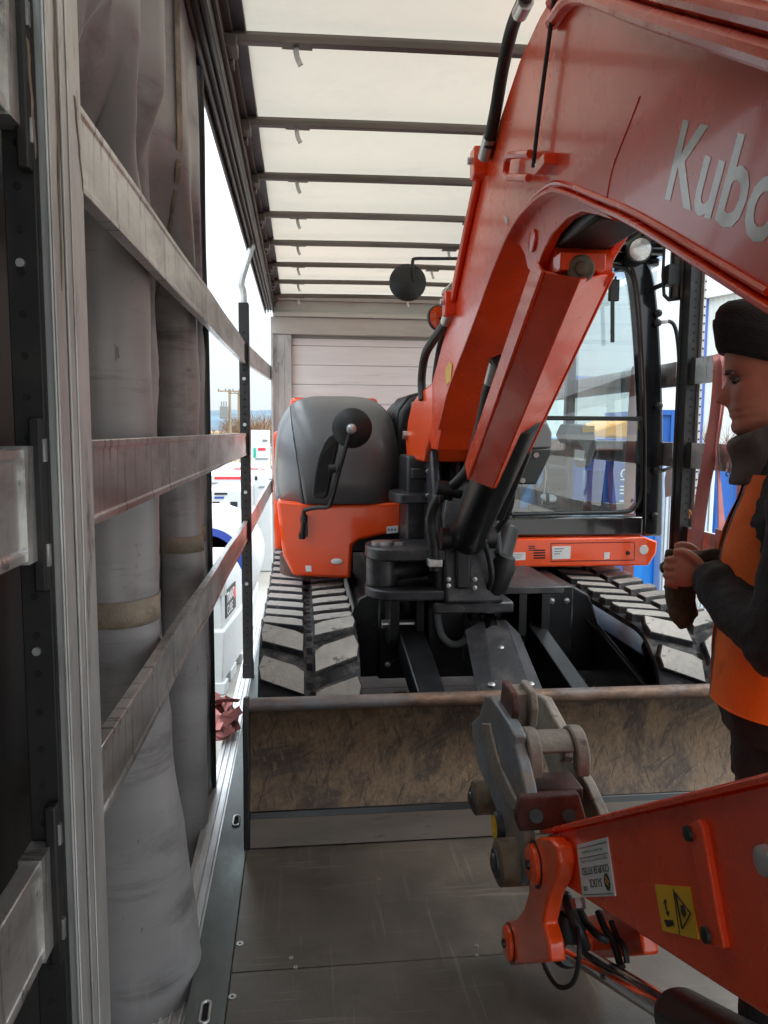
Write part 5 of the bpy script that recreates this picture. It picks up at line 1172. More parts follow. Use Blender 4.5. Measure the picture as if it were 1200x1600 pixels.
TOR = [(.90, .0, .105, .11, .165), (1.0, .0, .11, .115, .165), (1.12, .0, .11, .105, .155), (1.28, .0, .125, .11, .175), (1.40, -.01, .11, .11, .19), (1.48, -.015, .075, .09, .15), (1.53, -.01, .055, .075, .07)]
TS = -.048
bd.loft([ering(ac+TS*min(1, max(0, (1.53-z)/.12)), 0, z, hf, hb_, hw) for z, ac, hf, hb_, hw in TOR])
SHL, ELL, WRL = (-.03, .212, 1.445), (.02, .265, 1.185), (.148, .055, 1.262)
SHR, ELR, WRR = (-.03, -.205, 1.445), (-.03, -.26, 1.19), (.148, -.07, 1.262)
for S_, E__, W_ in ((SHL, ELL, WRL), (SHR, ELR, WRR)):
    bd.tube([L3(*S_), L3(*[(u+w)/2 for u, w in zip(S_, E__)]), L3(*E__)], .042, 12); bd.tube([L3(*E__), L3(*[(u+w)/2 for u, w in zip(E__, W_)]), L3(*W_)], lambda t: .04-.014*t, 12)
for s in (1, -1):
    bd.tube([L3(TS, s*.09, .95), L3(TS+.015, s*.10, .52), L3(TS, s*.10, .10)], lambda t: .075-.03*t, 12)
# hands: palm, four fingers of different length, thumb from the side of the palm
def hand(s, w):
    a0, b0, z0 = w; P = lambda a, b_, z: L3(a0+a*.88, b0+s*b_*.9, z0+z*.9)
    bd.loft([[P(.0+.02*k, -.004*k, .002*k)+PLf*(s*.0)+(PLf*math.cos(t)*(.014+.001*k)+V((0, 0, 1))*math.sin(t)*(.021+.006*min(k, 3))) for t in [2*math.pi*i/16 for i in range(16)]] for k in range(5)])
    for i, (dz, ln) in enumerate(((.030, .95), (.010, 1.05), (-.011, 1.0), (-.031, .8))):
        bd.tube([P(.068, -.012, dz+.004), P(.092+.006*ln, -.018, dz+.002), P(.104*ln**.3, -.040*ln, dz-.004), P(.092, -.058*ln, dz-.01), P(.072, -.056*ln, dz-.013)], lambda t: .0082-.002*t, 10, k=4)
    bd.tube([P(.018, .004, .024), P(.042, .004, .048), P(.066, -.004, .056), P(.086, -.012, .052)], lambda t: .011-.0035*t, 10, k=4)
hand(1, WRL); hand(-1, WRR)
body = bd.build('body', 'skin', PE, sharp=180)
q = body.modifiers.new('remesh', 'REMESH'); q.mode = 'VOXEL'; q.voxel_size = .0042; q.use_smooth_shade = True
q = body.modifiers.new('smooth', 'SMOOTH'); q.iterations = 2; q.factor = .4
def nodS(a, z): return nod(a*HS_, 1.60+(z-1.60)*HS_)
# brows, eyes and mouth line
for s in (1, -1):
    a2, z2 = nodS(.083, 1.722); e = MB().blob(L3(a2+.009, s*.0297, z2), .0125, .0125, .0068).build('eye', 'greyplastic', PE)
    a2, z2 = nodS(.0918, 1.7190); MB().blob(L3(a2+.009, s*.0288, z2), .006, .0065, .0058).build('iris', 'ink', e)
    MB().tube([L3(*(lambda q_: (q_[0]+.012, s*b_, q_[1]))(nodS(av, zv))) for av, b_, zv in ((.101, .014, 1.738), (.101, .030, 1.743), (.090, .048, 1.738))], .0038, 6, k=3).build('eyebrow', 'scarf', PE)
    MB().tube([L3(*(lambda q_: (q_[0]+.012, s*b_, q_[1]))(nodS(av, zv))) for av, b_, zv in ((.093, .019, 1.7245), (.0965, .031, 1.7285), (.088, .043, 1.723))], .0022, 6, k=3).build('eyelid', 'ink', e)
MB().tube([L3(*(lambda q_: (q_[0]+.012, b_, q_[1]))(nodS(av, 1.6485))) for av, b_ in ((.086, -.026), (.100, -.012), (.1035, 0), (.100, .012), (.086, .026))], .0016, 6, k=3).build('mouth', 'redrust', PE)
for s in (1, -1):
    a2, z2 = nodS(-.005, 1.70); MB().blob(L3(a2+.012, s*.074, z2), .018, .010, .032, rot=Matrix.Rotation(.4, 3, 'Z')).build('ear', 'skin', PE)
def cloth(bm_, name, m_, vox=.012, par=PE, wr=.008, ws=.09, it=3):
    o = bm_.build(name, m_, par, sharp=180)
    q = o.modifiers.new('remesh', 'REMESH'); q.mode = 'VOXEL'; q.voxel_size = vox; q.use_smooth_shade = True
    q = o.modifiers.new('smooth', 'SMOOTH'); q.iterations = it; q.factor = .5
    if wr:
        t = bpy.data.textures.get('folds%g' % ws) or bpy.data.textures.new('folds%g' % ws, 'CLOUDS'); t.noise_scale = ws; t.noise_depth = 2
        q = o.modifiers.new('folds', 'DISPLACE'); q.texture = t; q.strength = wr*2; q.mid_level = .5; q.texture_coords = 'LOCAL'
    return o
# jacket with sleeves
J = MB(); JT = [(.915, .0, .150, .145, .200), (1.0, .0, .170, .145, .198), (1.12, .0, .170, .135, .188), (1.28, .0, .174, .145, .185), (1.40, -.01, .150, .14, .185), (1.47, -.015, .105, .12, .185), (1.515, -.012, .082, .10, .115), (1.55, -.008, .075, .09, .09)]
J.loft([ering(ac+TS*min(1, max(0, (1.53-z)/.12)), 0, z, hf, hb_, hw) for z, ac, hf, hb_, hw in JT])
for S_, E__, W_ in ((SHL, ELL, WRL), (SHR, ELR, WRR)):
    m1 = [(u+w)/2 for u, w in zip(S_, E__)]; m2 = [(u+w)/2 for u, w in zip(E__, W_)]; s = 1 if S_[1] > 0 else -1
    J.tube([L3(S_[0], S_[1]*.8, S_[2]-.0), L3(S_[0], S_[1], S_[2]-.03), L3(m1[0]-.01, m1[1]+.01*s, m1[2]), L3(E__[0]-.012, E__[1], E__[2]-.008), L3(*E__)], lambda t: .086-.014*t, 20)
    J.tube([L3(E__[0]-.02, E__[1], E__[2]+.01), L3(*E__), L3(m2[0], m2[1], m2[2]-.014), L3(*[u+(w-u)*.85 for u, w in zip(E__, W_)])], lambda t: .072-.020*t, 20)
    c0 = L3(*[u+(w-u)*.80 for u, w in zip(E__, W_)]); c1 = L3(*[u+(w-u)*.985 for u, w in zip(E__, W_)]); J.cyl(c0, c1, .049, .045, 20)
# creases round the elbow and forearm
cloth(J, 'jacket', 'jacket', .0085, wr=.006, ws=.045, it=3)
VS = MB()
VT = [(.985, TS, .178, .175, .232), (1.06, TS, .176, .172, .226), (1.16, TS, .170, .160, .212), (1.25, TS, .174, .164, .205), (1.32, TS, .174, .164, .176), (1.39, TS-.0, .158, .16, .155), (1.45, TS*.9, .132, .145, .135), (1.495, TS*.6, .108, .125, .12)]
def vest_pt(u, v):
    k = v*(len(VT)-1); i = min(int(k), len(VT)-2); t_ = k-i; z, ac, hf, hb_, hw = [a_+(b_-a_)*t_ for a_, b_ in zip(VT[i], VT[i+1])]
    an = R(14+10*max(0, (z-1.2)/.3)); t2 = an+(2*math.pi-2*an)*u; c, s = math.cos(t2), math.sin(t2)
    return L3(ac+((hf+.006) if c > 0 else hb_)*sgn(c, 2/2.3), hw*sgn(s, 2/2.3), z)
VS.grid(vest_pt, 60, 14)
ve = VS.build('hivis_vest', 'hivis', PE, sharp=180, solid=.004)
MB().tube([vest_pt(0, i/20) for i in range(21)], .0035, 6, smooth=False).build('vest_piping', 'reflect', ve)
MB().tube([vest_pt(i/50, .01) for i in range(51)], .003, 6, smooth=False).build('vest_hem', 'hivis', ve)
q = ve.modifiers.new('sub', 'SUBSURF'); q.levels = 2; q.render_levels = 2
t = bpy.data.textures.new('vestfolds', 'CLOUDS'); t.noise_scale = .16; q = ve.modifiers.new('folds', 'DISPLACE'); q.texture = t; q.strength = .016; q.texture_coords = 'LOCAL'
B_2 = MB(); B_2.loft([ering(TS, 0, z, hf, hf-.012, hw, 60) for z, hf, hw in ((1.205, .179, .219), (1.235, .181, .221), (1.262, .1815, .221))], cap=False); 
rb = B_2.build('reflective_band', 'reflect', ve, sharp=180, solid=.003)
q = rb.modifiers.new('sub', 'SUBSURF'); q.levels = 2; q.render_levels = 2
q = rb.modifiers.new('folds', 'DISPLACE'); q.texture = t; q.strength = .016; q.texture_coords = 'LOCAL'
# trousers, boots
TR = MB(); TR.loft([ering(TS, 0, z, hf, hb_, hw) for z, hf, hb_, hw in ((.80, .125, .125, .18), (.88, .13, .13, .185), (.98, .125, .125, .18))])
for s in (1, -1): TR.tube([L3(TS, s*.085, .90), L3(TS+.01, s*.095, .72), L3(TS+.02, s*.10, .50), L3(TS, s*.10, .28), L3(TS, s*.10, .07)], lambda t: .108-.038*t, 20)
tr_ = cloth(TR, 'trousers', 'trousers', .011, wr=.012, ws=.08)
p = L3(.072, .135, .70); MB().obox(p, PF*.001+PLf*.0, PLf*.006+PF*.022, V((0, 0, .006))).build('trouser_tag', 'redrust', tr_)
for s in (1, -1):
    bt = MB(); bt.loft([[L3(-.09+TS+ax_+.0, s*.10+bx_*1.0, z) for ax_, bx_ in [(.135+.145*sgn(math.cos(t), .8)*sc, .046*sgn(math.sin(t), .8)*sc) for t in [2*math.pi*i/24 for i in range(24)]]] for z, sc in ((.0005, 1), (.03, 1.02), (.06, .97), (.085, .8))])
    bt.tube([L3(TS-.01, s*.10, .05), L3(TS-.015, s*.10, .18)], .052, 16)
    cloth(bt, 'boot', 'black', .009, wr=0)
# collar / neck warmer and zip pull
cr = []
for z, gr in ((1.47, .020), (1.51, .014), (1.55, .014), (1.58, .020), (1.60, .028), (1.612, .029), (1.616, .022), (1.608, .017)):
    cr.append([L3(.008+(.080+gr)*sgn(math.cos(t), .9)*(1.02 if math.cos(t) > 0 else 1.08), (.062+gr)*sgn(math.sin(t), .9), z-.004-(.0 if z < 1.5 else 1)*.46*((.08+gr)*math.cos(t))*min(1, (z-1.485)/.1)) for t in [2*math.pi*i/48 for i in range(48)]])
cl = MB().loft(cr, cap=False).build('collar', 'scarf', PE, sharp=180, solid=.012)
q = cl.modifiers.new('sub', 'SUBSURF'); q.levels = 2; q.render_levels = 2
q = cl.modifiers.new('folds', 'DISPLACE'); q.texture = bpy.data.textures['folds0.045']; q.strength = .010; q.texture_coords = 'LOCAL'
p = L3(.118, .012, 1.515); MB().cyl(p, p+V((0, 0, -.012)), .0035, n=6).tube([p+V((0, 0, -.012)), p+V((-.004, 0, -.022)), p+V((0, 0, -.030)), p+V((.004, 0, -.022)), p+V((0, 0, -.012))], .0014, 5).build('zip_pull', 'zinc', cl)
# beanie
bn = []
def brow(z, gr, k=1.0): return head_ring(z, .104*k, .108*k, .078*k, 72, gr, .50)
rows = [(1.738, .003, 1), (1.736, .009, 1), (1.750, .013, 1), (1.80, .013, 1), (1.812, .012, .99), (1.816, .008, .985), (1.832, .008, .95), (1.850, .008, .85), (1.866, .007, .69), (1.878, .006, .46), (1.884, .005, .18), (1.885, .002, .02)]
be = MB().loft([brow(z, g_, k) for z, g_, k in rows]).build('beanie', 'beanie', PE, sharp=180)

# ------------------------------------------------------------------ gloves in his hands
GL = thing('work_gloves', tuple(L3(.22, 0, 1.24)), 'pair of olive work gloves held in the man\'s hands', 'gloves')
g = MB()
for i, (pts, r_) in enumerate([([(.04, -.05, 1.318), (.13, -.03, 1.300), (.20, -.01, 1.290), (.262, .005, 1.298)], .017), ([(.05, -.06, 1.292), (.15, -.03, 1.285), (.22, -.012, 1.270), (.27, .0, 1.262)], .018), ([(.06, -.06, 1.27), (.15, -.05, 1.265), (.22, -.03, 1.245), (.255, -.012, 1.21)], .016),
        ([(.05, -.03, 1.305), (.11, -.015, 1.300), (.16, -.02, 1.285)], .014), ([(.22, -.02, 1.27), (.235, -.015, 1.22), (.225, -.012, 1.16), (.205, -.02, 1.125)], .024), ([(.21, -.03, 1.26), (.21, -.03, 1.20), (.195, -.03, 1.145)], .020)]):
    g.tube([L3(p[0]-.018, p[1], p[2]) for p in pts], lambda t, r_=r_: r_*(1-.25*abs(2*t-1)**3), 10)
cloth(g, 'glove_leather', 'glove', .006, par=GL, wr=.006, ws=.03, it=1)

# ================================================================== SMALL THINGS ON THE TRAILER
# crumpled red strap at the floor edge
SB = thing('strap_bundle', tuple(PZ(350, 1150, -.03)), 'crumpled red lashing strap lying on the bright floor edge beside the dozer blade', 'strap')
rnd = random.Random(3); c0 = PZ(348, 1140, -.05)
for k in range(13):
    pts = []; a = rnd.uniform(0, 6.28); 
    for j in range(6):
        a += rnd.uniform(.6, 1.5); r_ = rnd.uniform(.04, .15)
        pts.append(c0+V((r_*math.cos(a)*.7-.0, r_*math.sin(a)*1.5, .012+.011*k*rnd.uniform(.3, 1)+rnd.uniform(0, .03))))
    MB().ribbon(pts, lambda t, q_=rnd.uniform(0, 6): V((math.cos(q_+2*t), math.sin(q_+3*t), .8)), .045, .003, 5).build('strap_loop', 'strap', SB)
# hanging straps on the open side
def hang(label, pts, wd, w=.05, nm='hanging_strap'):
    o = thing(nm, tuple(pts[-1]), label, 'strap'); MB().ribbon(pts, wd, w, .004, 8).build('strap_webbing', 'strap', o)
    MB().box(pts[-1].x-.02, pts[-1].x+.02, pts[-1].y-.03, pts[-1].y+.03, pts[-1].z-.05, pts[-1].z+.01).build('strap_hook', 'zinc', o, bevel=.004); return o
SXR = 2.06
hang('red lashing strap looped over the upper side board, slanting down past the next one', [PX(1124, 556, 2.14)+V((0, 0, .012)), PX(1125, 575, 2.11), PX(1120, 640, 2.10), PX(1111, 700, 2.09), PX(1098, 770, 2.09), PX(1088, 850, 2.10), PX(1082, 930, 2.10)], lambda t: V((1, -.45-.9*(1-t)**2, 0)), .065)
hang('red lashing strap looped over the upper side board, twisted and hanging straighter', [PX(1133, 556, 2.14)+V((0, 0, .012)), PX(1134, 580, 2.12), PX(1128, 640, 2.12), PX(1120, 700, 2.12), PX(1124, 760, 2.12), PX(1128, 830, 2.12)], lambda t: V((1, -.45+1.6*math.sin(2.6*t), 0)), .055)
hang('red lashing strap hanging over the middle side board behind the man\'s collar', [PX(1168, 692, 2.14), PX(1168, 705, 2.11), PX(1166, 760, 2.09), PX(1160, 900, 2.09)], lambda t: V((1, -.5, 0)), .08)
hang('red lashing strap hanging over the board behind the cab, by the perforated post', [V((2.135, 4.72, 1.995)), V((2.12, 4.72, 1.9)), V((2.10, 4.7, 1.2)), V((2.1, 4.66, .4))], lambda t: V((1, -.3, 0)), .07)
# note papers on the post
pp = thing('paper_note', tuple(PX(1045, 790, 2.115)), 'torn pale paper taped to the perforated post beside the cab', 'paper')
MB().prism(pxs([(1041, 735), (1050, 733), (1049, 775), (1039, 777), (1038, 750)], 2.113), (.0015, 0, 0)).build('paper_sheet', 'label', pp)
p = PZ(625, 1088, 0); ch = thing('wood_chip', tuple(p), 'tan wood chip lying on the floor under the blade arm', 'wood chip')
b = MB().blob(p+V((0, 0, .016)), .05, .026, .016, 10, 6)
for v in b.v: v += V((noise.noise(v*40), noise.noise(v*40+V((5, 0, 0))), 0))*.008
b.build('chip', 'stone', ch, sharp=25)
lf = thing('dry_leaf', (2.14, PX(1078, 805, 2.14).y, 1.062), 'dry orange leaf standing on the lowest board behind the gloves', 'leaf')
q = pxs([(1076, 810), (1077, 803), (1073, 800), (1077, 796), (1080, 801), (1080, 805), (1077, 804), (1077, 810)], 2.145); MB().prism(q, (.002, 0, 0)).build('leaf_blade', 'leaf', lf)
bgx = thing('plastic_bag', tuple(PY(825, 795, 4.6)), 'blue plastic bag on the cab floor behind the windscreen', 'bag')
b = MB(); bl_ = [(846, 726), (852, 722), (849, 750), (838, 770), (842, 792), (836, 797), (812, 797), (808, 790), (820, 765), (834, 745)]
b.prism(pys(bl_, 4.58), (0, .12, 0)); o = b.build('bag_film', 'bag', bgx, bevel=.02, seg=3)
MB().tube(pys([(851, 724), (853, 745), (849, 775), (846, 792)], 4.56), .003, 5).build('drawstring', 'label', bgx)

# loose grit on the plywood
rg = random.Random(11); b = MB()
for k in range(260):
    x = rg.uniform(-.18, 1.95); y = 2.75-abs(rg.gauss(0, .35)) if k % 3 else rg.uniform(1.3, 2.75)
    r_ = rg.uniform(.0012, .0038); q_ = [V((x+r_*rg.uniform(.6, 1.3)*math.cos(a), y+r_*rg.uniform(.6, 1.3)*math.sin(a), .0004)) for a in (0, 1.3, 2.4, 3.6, 5.1)]
    b.add(q_+[V((x, y, r_*.9))], [(0, 1, 5), (1, 2, 5), (2, 3, 5), (3, 4, 5), (4, 0, 5)])
o = b.build('floor_grit', 'wirebrown'); o['kind'] = 'stuff'; o['label'] = 'loose tan grit scattered on the plywood in front of the blade'; o['category'] = 'grit'

# ================================================================== YARD ON THE CLOSED-CURTAIN SIDE
def gp(px, py, z=GZ): return PZ(px, py, z)
# white cube fuel tank with black name plate
q0 = gp(352, 1086); TC = thing('fuel_tank', (q0.x-.2, q0.y+.4, GZ), 'white square transportable fuel tank with a black name plate on its side', 'fuel tank')
x1 = q0.x; y0 = q0.y; tw, tl = 1.05, 1.5; zt_ = PY(352, 905, y0).z
Qe = gp(384, 1030); d_ = Qe-q0; tl = d_.length; d_.normalize(); s_ = V((-d_.y, d_.x, 0))      # tank turned a little
A0 = V((x1, y0, GZ)); hgt = zt_-GZ
def tpt(u, w, z): return A0+d_*u+s_*w+V((0, 0, z))
def tbox(b, u0, u1, w0, w1, z0, z1): 
    return b.obox(tpt((u0+u1)/2, (w0+w1)/2, (z0+z1)/2), d_*(u1-u0)/2, s_*(w1-w0)/2, V((0, 0, (z1-z0)/2)))
b = MB(); b.loft([[tpt(u, w, z) for u, w in ((g_, g_), (tl-g_, g_), (tl-g_, tw-g_), (g_, tw-g_))] for z, g_ in ((.12, .03), (hgt*.55, .0), (hgt*.56, .03), (hgt*.9, .03), (hgt, .08))])
tb = b.build('tank_shell', 'white', TC, bevel=.02)
for q_ in ((0, .2, 0, .2), (tl-.2, tl, 0, .2), (0, .2, tw-.2, tw), (tl-.2, tl, tw-.2, tw), (.45, .8, .02, .2)):
    b = MB(); tbox(b, *q_, 0, .13); b.build('tank_foot', 'white', TC, bevel=.01)
b = MB(); tbox(b, .1, tl-.1, .1, tw-.1, hgt, hgt+.16); b.build('tank_lid', 'white', TC, bevel=.03)
b = MB(); tbox(b, -.02, .06, -.02, .1, hgt*.86, hgt*1.04); b.build('lifting_lug', 'zinc', TC, bevel=.005)
b = MB(); tbox(b, .22, .80, .018, .030, hgt*.62, hgt*.86); b.build('name_plate', 'ink', TC)
lettering('TRANS', .15, 'label', tpt(.26, .016, hgt*.75), d_, (0, 0, 1), TC, cx=.9, bold=.004); lettering('CUBE', .15, 'label', tpt(.26, .016, hgt*.64), d_, (0, 0, 1), TC, cx=.9)
p = tpt(.71, .016, hgt*.77); MB().lathe(p, -s_*1, [(0, .07), (.002, .07), (.003, .045)], 20).build('plate_emblem', 'red', TC)
# rounded white bowser with a blue ring emblem
q0 = PY(352, 870, 10.2); RB = thing('bowser', (q0.x-.4, 10.9, GZ), 'rounded white bowser with a blue ring emblem on its end', 'bowser')
c = V((q0.x-.25, 10.2, PY(352, 885, 10.2).z))
MB().lathe(c, (0, 1, 0), [(0, .02), (0, .55), (.05, .66), (.12, .70), (1.5, .70), (1.6, .6)], 36).build('bowser_tank', 'white', RB)
MB().lathe(c, (0, -1, 0), [(.001, .52), (.004, .52), (.004, .42), (.001, .42)], 40).build('emblem_ring', 'navy', RB)
lettering('OUP', .17, 'navy', c+V((-.02, -.004, -.05)), (1, 0, .25), (-.25, 0, 1), RB)
MB().box(c.x-.6, c.x+.6, 10.3, 11.7, GZ, c.z-.5).build('bowser_stand', 'white', RB, bevel=.02)
# tank cabinet with hazard placards
def cabinet(px0, px1, pyt, pyb, Y, dep, label, parts, nm='tank_cabinet', cat='tank', base='white'):
    a, c_ = PY(px0, pyt, Y), PY(px1, pyb, Y); o = thing(nm, ((a.x+c_.x)/2, Y+dep/2, GZ), label, cat)
    MB().box(a.x, c_.x, Y, Y+dep, GZ, a.z).build('cabinet_body', base, o, bevel=.03)
    for (p0, p1, t_, b_, m_, n_) in parts:
        u, w = PY(p0, t_, Y-.012), PY(p1, b_, Y-.012); MB().box(u.x, w.x, Y-.012, Y-.001, w.z, u.z).build(n_, m_, o)
    return o
o = cabinet(322, 386, 766, 840, 13.5, 2.0, 'white tank cabinet with hazard placards above the ringed bowser', [(335, 355, 770, 773, 'ink', 'placard'), (335, 350, 776, 779, 'navy', 'placard'), (332, 343, 784, 795, 'ink', 'placard'), (345, 358, 784, 795, 'label', 'placard'), (360, 371, 784, 795, 'ink', 'placard'), (330, 380, 803, 808, 'red', 'stripe')])
p = PY(337.5, 789.5, 13.48); MB().prism([p+V((0, 0, .05)), p+V((.05, 0, 0)), p+V((0, 0, -.05)), p+V((-.05, 0, 0))], (0, .004, 0)).build('hazard_diamond', 'red', o)
cabinet(300, 420, 742, 800, 19, 2.5, 'long low white tank with a red stripe along its top edge', [(335, 384, 745, 749, 'red', 'stripe'), (330, 380, 754, 756, 'greyplastic', 'rail')], 'long_tank')
cabinet(345, 414, 728, 760, 24, 2.5, 'white tank cabinet with a broad red panel', [(366, 404, 732, 746, 'red', 'panel'), (370, 380, 736, 744, 'label', 'panel'), (408, 414, 733, 742, 'red', 'panel')])
cabinet(392, 418, 672, 735, 30, 3, 'tall white tank cabinet with small red labels and a teal corner', [(396, 400, 700, 715, 'teal', 'panel'), (410, 418, 687, 690, 'greyplastic', 'placard'), (403, 415, 700, 704, 'red', 'placard'), (399, 420, 716, 718, 'greyplastic', 'rail')])
cabinet(395, 425, 742, 790, 15.5, 1.5, 'white rounded generator canopy beside the yard lane', [(398, 402, 744, 750, 'ink', 'vent'), (404, 420, 760, 762, 'greyplastic', 'rail')], 'generator', 'generator')
cabinet(300, 340, 690, 760, 28, 3, 'white store cabinet behind the long low tank', [(334, 338, 720, 735, 'greyplastic', 'panel')])
# site trailer wheel and mudguard
q0 = gp(402, 882); TW = thing('site_trailer', (q0.x, q0.y+.3, GZ), 'white site trailer with grey mudguard over a small wheel', 'site trailer')
k = (q0-EYE).length/1200
MB().lathe((q0.x-.10, q0.y+.3, GZ+.3), (1, 0, 0), [(0, .12), (0, .27), (.03, .3), (.17, .3), (.2, .27), (.2, .12)], 24).build('wheel', 'tyre', TW)
b = MB(); pts = [(q0.y+.3+.38*math.cos(R(a)), GZ+.3+.38*math.sin(R(a))) for a in range(-10, 200, 15)]
b.prism([(q0.x-.16, y, z) for y, z in pts]+[(q0.x-.16, y, z) for y, z in [(q0.y+.3+.35*math.cos(R(a)), GZ+.3+.35*math.sin(R(a))) for a in range(195, -15, -15)]], (.3, 0, 0)); b.build('mudguard', 'greyplastic', TW)
MB().box(q0.x-1.4, q0.x-.17, q0.y-.3, q0.y+2.2, GZ+.35, GZ+1.0).box(q0.x-1.4, q0.x-.1, q0.y+.9, q0.y+2.2, GZ+.55, GZ+1.25).build('trailer_body', 'white', TW, bevel=.03)
MB().cyl((q0.x-1.4, q0.y+.3, GZ+.3), (q0.x-.1, q0.y+.3, GZ+.3), .04).build('axle', 'black', TW); 
MB().box(q0.x-1.35, q0.x-1.2, q0.y+.2, q0.y+.4, GZ, GZ+.36).build('jack_leg', 'zinc', TW)
# fence, field, hills, poles, winter trees
F = thing('palisade_fence', (-8, 46, GZ), 'grey palisade fence along the far edge of the yard', 'fence')
fb = MB()
for k in range(110):
    x = -22+.26*k; fb.box(x, x+.07, 46, 46.02, GZ, GZ+2.1+.08*((k % 2)))
fb.build('pale', 'fence', F)['kind'] = 'stuff'
MB().box(-22, 6.6, 46.03, 46.08, GZ+.4, GZ+.47).box(-22, 6.6, 46.03, 46.08, GZ+1.7, GZ+1.77).build('fence_rail', 'fence', F)
for k in range(8): MB().box(-22+4*k, -21.9+4*k, 46.03, 46.13, GZ, GZ+2.0).build('fence_post', 'fence', F)
b = MB().grid(lambda u, v: (-260+640*u, 60+360*v, GZ+.02+2.6*sm(v*1.6)+.4*noise.noise(V((u*9, v*5, 0)))), 30, 20); struct(b.build('field', 'field'))
def ridge(u, v):
    x = -2600+5200*u; y = 1700+1500*v
    h = 62+26*noise.noise(V((u*5, 1, 0)))+12*noise.noise(V((u*17, 4, 0)))+4*noise.noise(V((u*60, 9, 0)))
    return (x, y, GZ-4+h*math.sin(math.pi*min(1, v*1.0))**.8)
struct(MB().grid(ridge, 160, 14).build('hills', 'hill'))
def pole(px, py, D, label, tr=False):
    t_ = PY(px, py, D); o = thing('utility_pole', (t_.x, D, GZ), label, 'utility pole'); 
    MB().cyl((t_.x, D, GZ), (t_.x+.05, D, t_.z), .16, .11, 12).build('pole_shaft', 'wood', o)
    z = t_.z-.25; MB().box(t_.x-1.0, t_.x+1.0, D-.14, D-.05, z, z+.12).build('cross_arm', 'wood', o)
    for dx in (-.9, -.3, .35, .9): MB().lathe((t_.x+dx, D-.1, z+.12), (0, 0, 1), [(0, .05), (.1, .07), (.16, .05), (.2, .02)], 8).build('insulator', 'greyplastic', o)
    if tr:
        MB().box(t_.x-.8, t_.x-.1, D-.5, D-.1, t_.z-2.6, t_.z-1.5).build('transformer', 'greyplastic', o, bevel=.05)
        for dx in (-.65, -.45, -.25): MB().cyl((t_.x+dx, D-.3, t_.z-1.5), (t_.x+dx, D-.3, t_.z-1.1), .05).build('bushing', 'greyplastic', o)
        MB().box(t_.x-.6, t_.x+.6, D-.15, D-.05, t_.z-4.0, t_.z-3.85).build('lower_arm', 'wood', o)
    return o
pole(358, 608, 70, 'pale wooden utility pole carrying a transformer, beyond the tanks', True)
pole(372, 612, 82, 'slim dark utility pole next to the one with the transformer')
def bare_tree(x, y, h, w, label, seed):
    o = thing('bare_tree', (x, y, GZ), label, 'tree', 'winter trees along the field edge'); rn = random.Random(seed)
    MB().tube([(x, y, GZ), (x+.1, y, GZ+h*.3), (x+.15, y, GZ+h*.55)], lambda t: h*.03*(1-.6*t), 7, k=3).build('trunk', 'twig', o)
    b = MB()
    for k in range(420):
        a = rn.uniform(0, 6.28); rr = rn.random()**.5; z0 = GZ+h*rn.uniform(.12, .6); base = V((x+.4*rr*w*math.cos(a), y+.4*rr*w*math.sin(a), z0))
        tip = base+V((math.cos(a)*w*rn.uniform(.1, .42), math.sin(a)*w*rn.uniform(.1, .42), h*rn.uniform(.12, .42))); wd = h*.006
        b.add([base+V((wd, 0, 0)), base-V((wd, 0, 0)), tip], [(0, 1, 2)]); m_ = base.lerp(tip, .5)
        for _ in range(3):
            t2 = m_+V((rn.uniform(-1, 1)*w*.12, rn.uniform(-1, 1)*w*.12, h*rn.uniform(.05, .2))); b.add([m_+V((wd*.6, 0, 0)), m_-V((wd*.6, 0, 0)), t2], [(0, 1, 2)])
    b.build('crown', 'twig', o)
for i, (px, D, h, w, lb) in enumerate(((333, 72, 3.4, 5, 'low bare shrub left of the transformer pole'), (345, 96, 3.6, 6, 'low bare shrub behind the transformer pole'), (395, 78, 4.6, 6, 'bare brown tree right of the perforated post'), (408, 74, 5.2, 6, 'bare brown tree beside the white corner column'), (420, 92, 5.0, 6, 'bare brown tree partly behind the corner column'), (382, 100, 4.4, 6, 'bare tree seen through the perforated post'))):
    p = PY(px, 660, D); bare_tree(p.x, D, h, w, lb, i)

# ================================================================== YARD ON THE OPEN SIDE
BD = thing('warehouse', (17, 22, GZ), 'white clad warehouse with blue corner and eaves trim', 'building')
bx_, by_ = PY(1103, 455, 23).x, 23.0; bt_ = PY(1103, 455, 23).z
wd_ = V((.35, -1, 0)).normalized()
def wall(p0, dr, ln, name='wall'):
    b = MB(); n = int(ln/.2)
    nv = V((dr.y, -dr.x, 0)); pts = []
    for i in range(n*4+1):
        s = i*.05; ph = (i % 4); off = (0, .03, .03, 0)[ph]; pts.append(p0+dr*s-nv*off)
    b.add([V((p.x, p.y, GZ)) for p in pts]+[V((p.x, p.y, bt_-.15)) for p in pts], [(i, i+1, len(pts)+i+1, len(pts)+i) for i in range(len(pts)-1)])
    return b.build(name, 'cladding', BD, sharp=20)
P0 = V((bx_, by_, 0)); wall(P0, wd_, 22); wall(P0, V((.8, .6, 0)).normalized(), 14)
MB().box(bx_-.14, bx_+.08, by_-.1, by_+.12, GZ, bt_).build('corner_trim', 'bluetrim', BD)
q = P0+wd_*22; MB().bar(V((bx_-.06, by_-.04, bt_-.1)), V((q.x-.06, q.y-.04, bt_-.1)), .14, .28).build('eaves_trim', 'cladding', BD)
MB().prism([(bx_, by_, bt_-.1), (q.x, q.y, bt_-.1), (q.x+11, q.y+8, bt_+1.6), (bx_+11, by_+8.2, bt_+1.6)], (0, 0, .08)).build('roof', 'cladding', BD)
LW = thing('low_warehouse', (14, 34, GZ), 'lower white clad building with a blue eaves line behind the warehouse', 'building')
